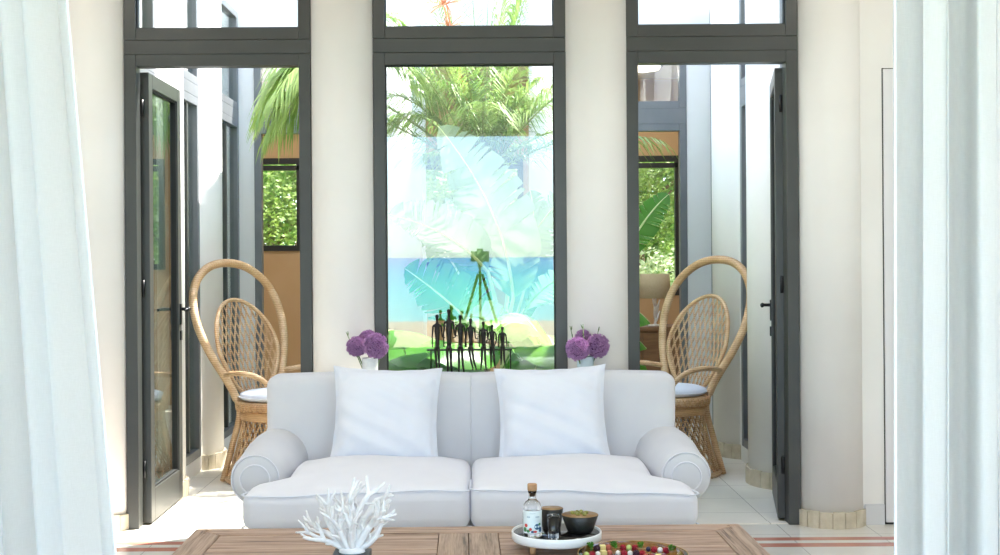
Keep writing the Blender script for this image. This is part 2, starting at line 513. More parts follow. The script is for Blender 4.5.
sbox('floor', -3.6, 3.4, 2.5, 6.56, -0.2, 0.0, 'floor_tile')
sbox('floor_courtyard', -1.92, 1.85, 6.56, 9.62, -0.2, 0.0, 'court_tile')
sbox('floor_terrace', -9, 9, -5.5, 2.5, -0.25, -0.01, 'terrace_tile')
sbox('ceiling', -3.6, 3.4, 2.5, 6.46, 3.45, 3.6, 'ceiling_white')
boxes('wall_left', [(-3.6, -3.4, 2.5, 6.46, 0, 3.45)], 'plaster')
boxes('wall_right', [(3.2, 3.4, 2.5, 6.46, 0, 3.45)], 'plaster')
boxes('wall_front', [(-3.4, -2.7, 2.45, 2.62, 0, 3.45), (2.6, 3.2, 2.45, 2.62, 0, 3.45), (-2.7, 2.6, 2.45, 2.62, 2.42, 3.45)], 'plaster')
boxes('wall_back', [(-3.4, -2.0, 6.46, 6.70, 0, 3.3), (1.82, 3.2, YF, 6.70, 0, 3.3), (-3.6, 3.4, 6.46, 6.70, 3.3, 3.9)], 'plaster')

boxes('ceiling_terrace', [(-5.2, 5.2, -3.0, 2.45, 3.05, 3.25)], 'ceiling_white')  # unseen roof added to keep sky light off the curtains
for i, x in enumerate((-4.9, 4.9)): boxes('trim_%d' % (20 + i), [(x - 0.15, x + 0.15, -2.95, -2.65, 0, 3.05)], 'plaster')  # posts carrying the added shading roof

def column(name, x, y, r, top, base=True, front=-1, mat='plaster', arc=(-PI, 0.0), bh=0.085):
    m = MB()
    m.lathe([(r, 0.0), (r, top)], 40, (x, y, 0))
    o = struct(m.build(name, mat))
    if base:
        b = MB(); n = 9
        for i in range(n):
            a0 = arc[0] + (arc[1] - arc[0]) * (i + 0.03) / n; a1 = arc[0] + (arc[1] - arc[0]) * (i + 0.97) / n
            r0, r1 = r - 0.02, r + 0.016
            vs = []
            for z in (0.0, bh - 0.004 * (i % 2)):
                for a, rr in ((a0, r0), (a1, r0), (a1, r1), ((a0 + a1) / 2, r1 + 0.001), (a0, r1)):
                    vs.append((x + rr * math.cos(a), y + rr * math.sin(a), z))
            b.add(vs, [(4, 3, 2, 1, 0), (5, 6, 7, 8, 9), (0, 1, 6, 5), (1, 2, 7, 6), (2, 3, 8, 7), (3, 4, 9, 8), (4, 0, 5, 9)], False)
        b.build('column_base', 'stone_base', o)
        g = MB(); g.lathe([(r + 0.010, 0.0), (r + 0.010, bh - 0.008), (r - 0.01, bh - 0.008)], 40, (x, y, 0)); g.build('column_grout', 'grout', o)
    return o
PX = [-2.005, -0.7095, 0.608, 1.82]
for i, x in enumerate(PX):
    column('trim_%d' % (i + 1), x, 6.55, 0.172, 3.3)
sbox('baseboard_right', 1.985, 2.085, YF - 0.014, YF, 0, 0.105, 'skirting')
sbox('baseboard_left', -3.4, -2.17, 6.446, 6.46, 0, 0.105, 'skirting')
d3 = sbox('door_3', 2.093, 2.957, YF - 0.012, YF + 0.02, 0.012, 2.359, 'door_paint', bevel=0.002)
sbox('door_gap', 2.088, 2.962, YF - 0.002, YF + 0.001, 0.0, 2.364, 'gasket', d3)
m = MB(); m.ball((2.18, YF - 0.025, 1.08), 0.012); m.tube([(2.18, YF - 0.01, 1.08), (2.18, YF - 0.024, 1.08)], 0.006); m.build('door_knob', 'black_metal', d3)

FWd = 0.062
def frame_boxes(x0, x1, y0, y1, z0, z1, t, sill=True):
    L = [(x0, x0 + t, y0, y1, z0, z1), (x1 - t, x1, y0, y1, z0, z1), (x0 + t, x1 - t, y0, y1, z1 - t, z1)]
    if sill: L.append((x0 + t, x1 - t, y0, y1, z0, z0 + t))
    return L
def facade_bay(kind, name, x0, x1):
    y0, y1 = YF, YF + 0.085
    # lower opening
    o = boxes(name, frame_boxes(x0, x1, y0, y1, 0.0, 2.462, FWd, sill=(kind == 'window')) , 'frame_grey', bevel=0.003)
    boxes('transom_beam', [(x0, x1, y0 + 0.002, y1, 2.463, 2.535)], 'frame_grey', o, 0.0015)
    boxes('upper_frame', frame_boxes(x0, x1, y0, y1, 2.536, 3.3, FWd), 'frame_grey', o, 0.003)
    boxes('upper_gasket', frame_boxes(x0 + FWd - 0.004, x1 - FWd + 0.004, y0 + 0.02, y0 + 0.05, 2.536 + FWd - 0.004, 3.3 - FWd + 0.004, 0.010), 'gasket', o)
    boxes('upper_pane', [(x0 + FWd, x1 - FWd, y0 + 0.032, y0 + 0.040, 2.536 + FWd, 3.3 - FWd)], 'pane_glass', o)
    if kind == 'window':
        boxes('window_gasket', frame_boxes(x0 + FWd - 0.004, x1 - FWd + 0.004, y0 + 0.02, y0 + 0.05, FWd - 0.004, 2.404, 0.010), 'gasket', o)
        boxes('window_pane', [(x0 + FWd, x1 - FWd, y0 + 0.032, y0 + 0.040, FWd, 2.400)], 'pane_glass', o)
    return o
dl = facade_bay('door', 'door_1', -1.840, -0.872)
facade_bay('window', 'window_1', -0.549, 0.452)
dr = facade_bay('door', 'door_2', 0.764, 1.655)

def door_leaf(parent, hx, hy, width, ang, side):
    """leaf swung out into the courtyard; local x runs from hinge to free edge"""
    M = Matrix.Translation((hx, hy, 0)) @ Matrix.Rotation(ang, 4, 'Z')
    t = 0.055; st = 0.078; H0, H1 = 0.012, 2.385
    e = empty('door_leaf'); e.parent = parent; e.matrix_local = M
    m = MB()
    m.box(0, st, -t / 2, t / 2, H0, H1); m.box(width - st, width, -t / 2, t / 2, H0, H1)
    m.box(st, width - st, -t / 2, t / 2, H1 - st, H1)
    m.box(st, width - st, -t / 2, t / 2, H0, H0 + 0.17)
    f = m.build('leaf_frame', 'frame_grey', e, bevel=0.003)
    g = MB(); g.box(st, width - st, -0.005, 0.005, H0 + 0.17, H1 - st); g.build('leaf_pane', 'wing_glass', f)
    k = MB()
    for L in frame_boxes(st, width - st, -0.018, 0.018, H0 + 0.17, H1 - st, 0.008): k.box(*L)
    k.build('leaf_gasket', 'gasket', f)
    h = MB()
    for s in (-1, 1):
        h.box(width - 0.055, width - 0.025, s * (t / 2 + 0.004) - 0.004, s * (t / 2 + 0.004) + 0.004, 1.02, 1.14)
        h.tube([(width - 0.04, s * t / 2, 1.11), (width - 0.04, s * (t / 2 + 0.05), 1.11), (width - 0.05, s * (t / 2 + 0.055), 1.11), (width - 0.15, s * (t / 2 + 0.055), 1.108)], 0.009, 8)
        h.ball((width - 0.04, s * (t / 2 + 0.05), 1.11), 0.013)
        h.box(width - 0.052, width - 0.028, s * (t / 2 + 0.004) - 0.005, s * (t / 2 + 0.004) + 0.005, 0.93, 0.985)
    h.build('door_handle', 'black_metal', f)
    return e
door_leaf(dl, -1.765, YF + 0.10, 0.72, R(90.5), 1)
door_leaf(dr, 1.585, YF + 0.10, 0.72, R(90 - 11), -1)
# black hinge profiles on the jambs
for d, hx in ((dl, -1.772), (dr, 1.588)):
    m = MB()
    for z in (0.25, 1.2, 2.15): m.tube([(hx, YF + 0.092, z), (hx, YF + 0.092, z + 0.09)], 0.011, 8)
    m.build('hinge', 'black_metal', d)
sbox('trim_5', -1.78, -0.93, 6.50, 6.56, 0.0, 0.004, 'court_tile')
sbox('trim_6', 0.82, 1.60, 6.50, 6.56, 0.0, 0.004, 'court_tile')

# --- the wings left and right of the courtyard
def wing(side, xe, r, xp, ys, hl, n0, htop):
    s = -1 if side == 'left' else 1
    for i, y in enumerate(ys):
        column('trim_%d' % (n0 + i), xe + s * r, y, r, htop, mat='plaster_out', arc=((PI * 0.68, 1.32 * PI) if s > 0 else (-PI * 0.32, PI * 0.32)), bh=0.10)
    xo = xp + s * 0.07
    xa, xb = min(xp, xo), max(xp, xo)
    edges = [(6.70, ys[0] - hl), (ys[0] + hl, ys[1] - hl), (ys[1] + hl, 9.62)]
    for i, (a, b) in enumerate(edges):
        t = 0.055
        def fb(z0, z1, t=t): return [(xa, xb, a, a + t, z0, z1), (xa, xb, b - t, b, z0, z1), (xa, xb, a + t, b - t, z0, z0 + t), (xa, xb, a + t, b - t, z1 - t, z1)]
        o = boxes('window_%d' % (n0 + i - 5), fb(0.10, 2.46) + fb(2.54, 3.3) + [(xa, xb, a, b, 2.46, 2.54)], 'frame_light', bevel=0.003)
        gx = (xa + xb) / 2
        boxes('window_pane', [(gx - 0.004, gx + 0.004, a + t, b - t, 0.16, 2.40), (gx - 0.004, gx + 0.004, a + t, b - t, 2.60, 3.24)], 'wing_glass', o)
        m = MB(); mid = (a + b) / 2 + 0.06
        m.box(gx - 0.02, gx + 0.02, mid - 0.016, mid + 0.016, 0.16, 2.40); m.build('mullion', 'frame_grey', o)
    L = [(xa, xb, 6.70, 9.62, 0.0, 0.10), (xa - (0.1 if s < 0 else 0), xb + (0.1 if s > 0 else 0), 6.70, 9.62, 3.3, htop)]
    for y in ys: L.append((xa, xb, y - hl, y + hl, 0.10, 3.3))
    boxes('wall_%s_wing' % side, L, 'plaster_out')
    x1 = s * 3.3
    boxes('wall_%s_gallery' % side, [(min(x1, x1 + s * 0.15), max(x1, x1 + s * 0.15), 6.7, 12.2, 0, 3.45)], 'plaster')
    boxes('ceiling_%s_gallery' % side, [(min(xo + s * 0.1, x1), max(xo + s * 0.1, x1), 6.7, 9.62, 3.3, 3.45)], 'ceiling_white')
    boxes('floor_%s_gallery' % side, [(min(xo, x1), max(xo, x1), 6.7, 9.62, -0.2, 0.0)], 'floor_tile')
wing('left', -1.75, 0.25, -1.85, (7.38, 8.48), 0.22, 7, 3.95)
wing('right', 1.645, 0.30, 1.78, (7.68, 8.83), 0.29, 10, 3.5)

# --- the far side of the courtyard
YB = 9.69
bays = [('left', -1.74, -0.82), ('right', 0.70, 1.605)]
boxes('wall_courtyard', [(-3.3, -1.74, YB - 0.02, YB + 0.14, 0, 3.42), (1.605, 3.3, YB - 0.02, YB + 0.14, 0, 3.42),
                          (-1.74, 1.605, YB - 0.02, YB + 0.14, 3.14, 3.42), (-0.82, -0.42, YB + 0.02, YB + 0.14, 0, 3.14), (0.39, 0.70, YB + 0.02, YB + 0.14, 0, 3.14),
                          (-0.42, 0.39, YB + 0.02, YB + 0.14, 2.98, 3.14)], 'plaster_out')
column('trim_13', -0.62, YB + 0.02, 0.175, 3.2, mat='plaster_out')
column('trim_14', 0.545, YB + 0.02, 0.155, 3.2, mat='plaster_out')
for i, (nm, a, b) in enumerate(bays):
    o = boxes('window_%d' % (8 + i), frame_boxes(a, b, YB - 0.03, YB + 0.05, 0, 2.42, 0.055, False) + [(a, b, YB - 0.03, YB + 0.05, 2.42, 2.54)] + frame_boxes(a, b, YB - 0.03, YB + 0.05, 2.54, 3.14, 0.055), 'frame_light', bevel=0.003)
    boxes('window_pane', [(a + 0.055, b - 0.055, YB, YB + 0.01, 2.595, 3.085)], 'pane_glass', o)
# the ochre room beyond
boxes('floor_ochre_room', [(-3.3, 3.3, 9.62, 12.2, -0.2, 0.0)], 'court_tile')
boxes('ceiling_ochre_room', [(-3.3, 3.3, YB + 0.14, 12.2, 3.10, 3.3)], 'ceiling_white')
YO = 12.0
wins = [(-2.7, -1.70, 1.47, 2.36), (-0.60, 0.42, 1.30, 2.36), (0.95, 1.93, 1.02, 2.36)]
L = []; xs = [-3.3] + [v for wn in wins for v in wn[:2]] + [3.3]
for i in range(0, len(xs), 2): L.append((xs[i], xs[i + 1], YO, YO + 0.2, 0, 3.1))
for a, b, z0, z1 in wins: L += [(a, b, YO, YO + 0.2, 0, z0), (a, b, YO, YO + 0.2, z1, 3.1)]
boxes('wall_ochre_room', L, 'ochre')
boxes('ochre_wall_left', [(-3.3, -3.25, YB + 0.14, YO, 0, 3.1)], 'ochre')['kind'] = 'structure'
bpy.data.objects['ochre_wall_left'].name = 'wall_ochre_room_left'
boxes('wall_ochre_room_right', [(3.25, 3.3, YB + 0.14, YO, 0, 3.1)], 'ochre')
for i, (a, b, z0, z1) in enumerate(wins):
    o = boxes('window_%d' % (10 + i), frame_boxes(a, b, YO - 0.02, YO + 0.06, z0, z1, 0.055) + [(a, b, YO - 0.02, YO + 0.06, z1 - 0.115, z1 - 0.07)], 'frame_dark', bevel=0.002)
    boxes('window_pane', [(a + 0.055, b - 0.055, YO + 0.02, YO + 0.028, z0 + 0.055, z1 - 0.115)], 'clear_glass', o)

# --- outside: garden behind, beach and sea in front of the house (seen mirrored in the window)
boxes('garden_ground', [(-14, 14, 12.2, 26, -0.3, -0.05)], 'lawn')
boxes('garden_lawn', [(-40, 40, -12, -5.5, -1.0, -0.75)], 'lawn')
boxes('beach', [(-150, 150, -46, -12, -2.0, -1.62)], 'sand')
m = MB(); m.add([(-6000, -6500, 0), (6000, -6500, 0), (6000, 2, 0), (-6000, 2, 0)], [(0, 1, 2, 3)], False)
s_ = struct(m.build('sea', 'sea_water')); s_.location = (0, -45, -1.85)

# ================================================================== THINGS
# ---- curtains
def curtain(name, edge, far, y0, seed, ztop, label, nf=9, lead=1):
    """edge(z)/far(z): x of the leading edge and of the outer edge"""
    rnd = random.Random(seed)
    NU, NZ = 150, 46
    ph = [rnd.uniform(0, 6.28) for _ in range(6)]
    def wave(u, z):
        q = u * nf * 2 * PI
        a = 0.028 * math.sin(q + 0.8 * math.sin(q * 0.31 + ph[0]) + 0.25 * z)
        a += 0.014 * math.sin(q * 1.9 + ph[1] + 0.5 * z) + 0.010 * math.sin(q * 0.43 + ph[2] - 0.4 * z)
        return a * (0.75 + 0.25 * (1 - z / ztop))
    vs = []; fs = []
    for k in range(NZ + 1):
        z = 0.012 + (ztop - 0.012) * k / NZ
        for i in range(NU + 1):
            u = i / NU
            x = edge(z) + (far(z) - edge(z)) * u
            x += 0.012 * math.sin(u * nf * 4 * PI + ph[3]) * sstep(0, 0.05, u)
            vs.append((x, y0 + wave(u, z), z))
    W = NU + 1
    for k in range(NZ):
        for i in range(NU):
            fs.append((k * W + i, k * W + i + 1, (k + 1) * W + i + 1, (k + 1) * W + i))
    m = MB(); m.add(vs, fs, True)
    o = m.build(name, 'curtain_linen')
    s = o.modifiers.new('thick', 'SOLIDIFY'); s.thickness = 0.0018
    tag(o, label, 'curtain')
    hem = MB()
    pts = [(edge(0.012 + (ztop - 0.012) * k / NZ) , y0 + wave(0, 0.012 + (ztop - 0.012) * k / NZ), 0.012 + (ztop - 0.012) * k / NZ) for k in range(NZ + 1)]
    hem.tube(pts, 0.0028, 6); hem.build('curtain_hem', 'cushion_fabric', o)
    return o
curtain('curtain', lambda z: -0.800 - 0.080 * z, lambda z: -2.02 + 0.03 * z, 2.90, 3, 3.05, 'sheer white linen curtain on the left, its edge sweeping outward to the floor', 8)
curtain('curtain', lambda z: 0.940 + 0.006 * z, lambda z: 1.175 + 0.006 * z, 2.86, 11, 3.05, 'narrow white linen curtain hanging straight in front of the cupboard door', 2)
curtain('curtain', lambda z: 1.150 - 0.002 * z, lambda z: 2.1, 2.99, 21, 3.05, 'outermost white linen curtain at the right edge, behind a narrower panel', 7)
rod = MB(); rod.tube([(-2.6, 2.93, 3.08), (2.5, 2.93, 3.08)], 0.014, 10); rod.ball((-2.6, 2.93, 3.08), 0.03); rod.ball((2.5, 2.93, 3.08), 0.03)
for x in (-2.5, 2.4): rod.box(x - 0.01, x + 0.01, 2.62, 2.93, 3.07, 3.09)
tag(rod.build('curtain_rod', 'black_metal'), 'long dark curtain rod carrying the white linen curtains', 'curtain rod')

# ---- sofa
SX = -0.047
sofa = empty('sofa', (SX, 5.55, 0))
tag(sofa, 'white fabric two-seat sofa with scroll arms behind the wooden table', 'sofa')
def seat_base():
    m = MB(); m.rbox((0, 0.02, 0.19), (0.93, 0.36, 0.09), 0.03, 3, 8)
    return m.build('seat_frame', 'sofa_fabric', sofa)
seat_base()
m = MB(); m.rbox((0, 0.0, 0.19), (0.95, 0.385, 0.075), 0.02, 3, 8)
def back_fn(p):
    t = (p.z + 0.29) / 0.58
    x, y, z = p
    q_ = abs(abs(x) - 0.4875) / 0.4875
    z += 0.010 * (1 - q_ ** 2) * sstep(0.5, 1.0, t)
    y += 0.10 * t
    if p.y < 0: y -= 0.022 * (1 - q_ ** 4) * (0.6 + 0.4 * math.sin(t * PI))
    x *= 1.0 + 0.012 * sstep(0.3, 1.0, t)
    return (x, y, z)
m = MB(); m.rbox((0, 0, 0), (0.975, 0.10, 0.29), 0.05, 5, 36, back_fn)
m.build('backrest', 'sofa_fabric', sofa, (0, 0.36, 0.551))
# piped seam at the middle of the back
m = MB()
m.tube([(0, 0.262 + 0.10 * t, 0.30 + 0.54 * t) for t in [i / 12 for i in range(13)]], 0.0035, 6)
m.build('back_seam', 'sofa_fabric', sofa)
def arm(side):
    m = MB(); K = 22; N = 28
    rows = []
    for i in range(K + 1):
        t = i / K                            # 0 front .. 1 rear
        y = -0.145 + 0.62 * t
        r = 0.116 + 0.036 * sstep(0, 0.75, t)
        cxx = side * (0.945 - 0.035 * t); cz = 0.445 + 0.005 * t
        edge = 1.0 if i else 0.93
        rows.append((y, r * edge, cxx, cz))
    vs = []; fs = []
    NR = 0
    for (y, r, cx_, cz) in rows:
        ring = []
        for j in range(N):                 # scroll section: round over the top and outside, flat panel running down inside
            a = 2 * PI * j / N
            x, z = math.cos(a) * r, math.sin(a) * r
            pass
            ring.append((cx_ + x, y, cz + z))
        vs += ring
    for i in range(K):
        for j in range(N):
            fs.append((i * N + j, i * N + (j + 1) % N, (i + 1) * N + (j + 1) % N, (i + 1) * N + j))
    # slightly domed front face
    y, r, cx_, cz = rows[0]
    base = len(vs)
    for q, (kk, dy) in enumerate(((0.85, -0.010), (0.5, -0.016), (0.2, -0.018))):
        for j in range(N):
            vx, vy, vz = vs[j]
            vs.append((cx_ + (vx - cx_) * kk, y + dy, cz + (vz - cz) * kk))
    prev = 0
    for q in range(3):
        b = base + q * N
        for j in range(N): fs.append((prev + (j + 1) % N, prev + j, b + j, b + (j + 1) % N))
        prev = b
    vs.append((cx_, y - 0.018, cz)); ctr = len(vs) - 1
    for j in range(N): fs.append((prev + (j + 1) % N, prev + j, ctr))
    fs.append(tuple(K * N + j for j in range(N - 1, -1, -1)))
    m.add(vs, fs, True)
    # panel beneath the scroll down to the base
    m.rbox((side * 0.885, 0.11, 0.265), (0.055, 0.235, 0.165), 0.025, 3, 4)
    a = m.build('arm', 'sofa_fabric', sofa)
    p = MB()
    p.tube([(cx_ + math.cos(a_) * r * 0.97, y - 0.006, cz + math.sin(a_) * r * 0.97 ) for a_ in [2 * PI * j / 40 for j in range(31)]], 0.0036, 6)
    p.tube([(cx_ + math.cos(a_) * r * 0.60, y - 0.0165, cz + math.sin(a_) * r * 0.60) for a_ in [2 * PI * j / 36 for j in range(36)]], 0.0036, 6, closed=True)
    p.build('arm_piping', 'cushion_fabric', a)
arm(-1); arm(1)
def seat_cushion(side):
    # T-shaped: wide in front of the arms, narrower between them
    hx, hy, hz = 0.4725, 0.375, 0.082
    def fn(p):
        x, y, z = p
        u = x / hx; v = y / hy
        xs_ = (x * side + hx)                    # 0 at the middle of the sofa .. 2hx outside
        pull = 0.135 * sstep(-0.55, -0.15, v) * sstep(0.5, 1.0, xs_ / (2 * hx))
        x -= side * pull
        crown = (1 - abs(u) ** 3.0) * (1 - abs(v) ** 3) 
        up_ = sstep(-0.2 * hz, hz, z)
        z += up_ * (0.010 + 0.054 * max(0, crown) * (0.55 + 0.45 * sstep(-0.9, 0.5, v)))
        z -= up_ * 0.022 * sstep(0.2, 1.0, xs_ / (2 * hx)) * (1 - sstep(-0.9, 0.6, v))
        if y < 0: y -= 0.014 * (1 - u * u) * (1 - (z / 0.15) ** 2)
        z += 0.003 * math.sin(x * 17 + y * 9) * up_
        return (x, y, z)
    m = MB(); m.rbox((0, 0, 0), (hx, hy, hz), 0.048, 6, 18, fn)
    c = m.build('seat_cushion', 'cushion_fabric', sofa, (side * 0.4725, -0.105, 0.372))
    p = MB()
    for zz in (hz - 0.012, -hz + 0.010):
        pts = []; rc = 0.045
        path = [(-hx, -0.35 * hy)] + [(-hx, -hy + rc + 0.02)] + [(-hx + rc - rc * math.cos(a), -hy + rc - rc * math.sin(a)) for a in (0.3, 0.8, 1.2)]
        path += [(-hx + rc + (2 * hx - 2 * rc) * i / 16, -hy + 0.006) for i in range(17)]
        path += [(hx - rc + rc * math.sin(a), -hy + rc - rc * math.cos(a)) for a in (0.35, 0.8, 1.25)] + [(hx, -hy + rc + 0.02), (hx, -0.35 * hy)]
        for x, y in path: pts.append(Vector(fn(Vector((x, y, zz)))))
        p.tube(spline(pts, 2), 0.0034, 6)
    p.build('cushion_piping', 'pillow_fabric', c)
seat_cushion(-1); seat_cushion(1)
for x in (-0.86, 0.86):
    for y in (-0.30, 0.34):
        m = MB(); m.lathe([(0.018, 0.0), (0.026, 0.10)], 16, (x, y, 0)); m.build('leg', 'leg_wood', sofa)

def pillow(name, x, y, z, wd, ht, th, tilt, roll, label, seed, yaw=0.0):
    rnd = random.Random(seed)
    N = 34
    ph = [rnd.uniform(0, 6.28) for _ in range(8)]
    def pt(u, v, s):
        ax = wd / 2 * u * (1 - 0.085 * (1 - v * v) * abs(u) ** 3)
        az = ht / 2 * v * (1 - 0.075 * (1 - u * u) * abs(v) ** 3 * (1.0 if v > 0 else 0.3))
        uu, vv = min(1, abs(u) / 0.93), min(1, abs(v) / 0.93)
        t = th * max(0, 1 - uu ** 3.2) ** 0.55 * max(0, 1 - vv ** 3.2) ** 0.55 * (1 - 0.12 * v)
        wr = 0.006 * math.sin(9 * u + 5 * v + ph[0]) * math.sin(7 * v - 3 * u + ph[1]) + 0.004 * math.sin(17 * v + 9 * u + ph[2]) + 0.010 * math.sin(5 * (u + v) + ph[4]) * abs(u * v) + 0.007 * math.sin(22 * (u - v) + ph[5]) * (abs(u * v)) ** 1.5
        e = max(abs(u), abs(v))
        fl = 0.006 * sstep(0.9, 1.0, e) * math.sin(14 * (u - v) + ph[3])
        return Vector((ax, s * (t + 0.0022) + s * wr * sstep(0, 0.02, t) + fl, az))
    vs = []; fs = []
    for s in (-1, 1):
        for i in range(N + 1):
            for j in range(N + 1):
                vs.append(pt(-1 + 2 * i / N, -1 + 2 * j / N, s))
    W = N + 1; B = W * W
    for i in range(N):
        for j in range(N):
            a, b, c, d = i * W + j, (i + 1) * W + j, (i + 1) * W + j + 1, i * W + j + 1
            fs.append((a, b, c, d)); fs.append((B + d, B + c, B + b, B + a))
    for i in range(N):
        fs.append((B + i * W, B + (i + 1) * W, (i + 1) * W, i * W)); fs.append((i * W + N, (i + 1) * W + N, B + (i + 1) * W + N, B + i * W + N))
        fs.append((i, i + 1, B + i + 1, B + i)); fs.append((B + N * W + i, B + N * W + i + 1, N * W + i + 1, N * W + i))
    m = MB(); m.add(vs, fs, True)
    o = m.build(name, 'pillow_fabric')
    o.location = (x, y, z); o.rotation_euler = Euler((tilt, roll, yaw))
    tag(o, label, 'pillow', 'throw pillows on the sofa')
    p = MB(); ring = []
    for (u0, v0, u1, v1) in ((-.93, -.93, .93, -.93), (.93, -.93, .93, .93), (.93, .93, -.93, .93), (-.93, .93, -.93, -.93)):
        for i in range(14):
            t = i / 14; q = pt(u0 + (u1 - u0) * t, v0 + (v1 - v0) * t, -1); q.y = -0.004; ring.append(q)
    p.tube(ring, 0.0022, 5, closed=True); p.build('flange_seam', 'pillow_fabric', o)
    return o
pillow('throw_pillow', -0.435, 5.72, 0.672, 0.505, 0.465, 0.105, R(-17), R(1.5), 'square white throw pillow leaning on the left half of the sofa', 2)
pillow('throw_pillow', 0.325, 5.72, 0.672, 0.520, 0.462, 0.105, R(-17), R(-1.8), 'square white throw pillow leaning on the right half of the sofa', 8)

# ---- coffee table
tb = empty('coffee_table', (-0.0425, 4.02, 0), R(0.7))
tag(tb, 'long weathered wooden plank coffee table in front of the sofa', 'table')
TW, TD, TZ = 1.975, 1.06, 0.42
fw = 0.105
hx, hy = TW / 2, TD / 2
def miter(pts, mat, name='rim_board'):
    m = MB(); n = len(pts)
    vs = [(x, y, TZ - 0.05) for x, y in pts] + [(x, y, TZ) for x, y in pts]
    m.add(vs, [tuple(range(n - 1, -1, -1)), tuple(range(n, 2 * n))] + [(i, (i + 1) % n, n + (i + 1) % n, n + i) for i in range(n)], False)
    return m.build(name, mat, tb, bevel=0.003)
g = 0.0012
miter([(-hx, -hy), (-hx + fw - g, -hy + fw), (-hx + fw - g, hy - fw), (-hx, hy)], 'table_wood_y')
miter([(hx, -hy), (hx, hy), (hx - fw + g, hy - fw), (hx - fw + g, -hy + fw)], 'table_wood_y')
miter([(-hx + g, hy), (-hx + fw, hy - fw + g), (hx - fw, hy - fw + g), (hx - g, hy)], 'table_wood_x')
miter([(-hx + g, -hy), (hx - g, -hy), (hx - fw, -hy + fw - g), (-hx + fw, -hy + fw - g)], 'table_wood_x')
rnd = random.Random(5)
for a, b in ((-hx + fw, -0.105), (0.105, hx - fw)):
    y = -hy + fw
    n = 7; wv = (2 * hy - 2 * fw) / n
    for i in range(n):
        m = MB(); m.box(a + g, b - g, y + i * wv + g, y + (i + 1) * wv - g, TZ - 0.04, TZ - 0.002 + rnd.uniform(-0.001, 0.001))
        m.build('plank', 'table_wood_x', tb, bevel=0.002)
for a in (-0.105, 0.0):
    m = MB(); m.box(a + g, a + 0.105 - g, -hy + fw + g, hy - fw - g, TZ - 0.04, TZ - 0.001); m.build('cross_board', 'table_wood_y', tb, bevel=0.002)
for sx in (-1, 1):
    for sy in (-1, 1):
        for k in (0.03, 0.07):
            pg = MB(); pg.lathe([(0.006, TZ - 0.01), (0.006, TZ + 0.0008)], 10, (sx * (hx - 0.045), sy * (hy - k), 0)); pg.build('wood_peg', 'console_brown', tb)
m = MB()
m.box(-hx + 0.05, hx - 0.05, hy - 0.09, hy - 0.06, TZ - 0.13, TZ - 0.05); m.box(-hx + 0.05, hx - 0.05, -hy + 0.06, -hy + 0.09, TZ - 0.13, TZ - 0.05)
m.box(-hx + 0.06, -hx + 0.09, -hy + 0.09, hy - 0.09, TZ - 0.13, TZ - 0.05); m.box(hx - 0.09, hx - 0.06, -hy + 0.09, hy - 0.09, TZ - 0.13, TZ - 0.05)
m.build('apron', 'table_wood_x', tb)
for sx in (-1, 1):
    for sy in (-1, 1):
        m = MB(); x, y = sx * (hx - 0.08), sy * (hy - 0.08); m.box(x - 0.045, x + 0.045, y - 0.045, y + 0.045, 0, TZ - 0.05)
        m.build('leg', 'table_wood_y', tb, bevel=0.004)

# ---- console behind the sofa (carries vases and sculpture)
ct = empty('console_table', (-0.03, 6.265, 0))
tag(ct, 'slim white console table behind the sofa back', 'console table')
m = MB(); m.box(-0.85, 0.85, -0.13, 0.13, 0.74, 0.78); m.build('table_top', 'console_white', ct, bevel=0.004)
for x in (-0.81, 0.81):
    for y in (-0.1, 0.1):
        m = MB(); m.box(x - 0.02, x + 0.02, y - 0.02, y + 0.02, 0, 0.74); m.build('leg', 'console_white', ct)
m = MB(); m.box(-0.79, 0.79, -0.11, -0.095, 0.68, 0.74); m.box(-0.79, 0.79, 0.095, 0.11, 0.68, 0.74); m.build('apron', 'console_white', ct)

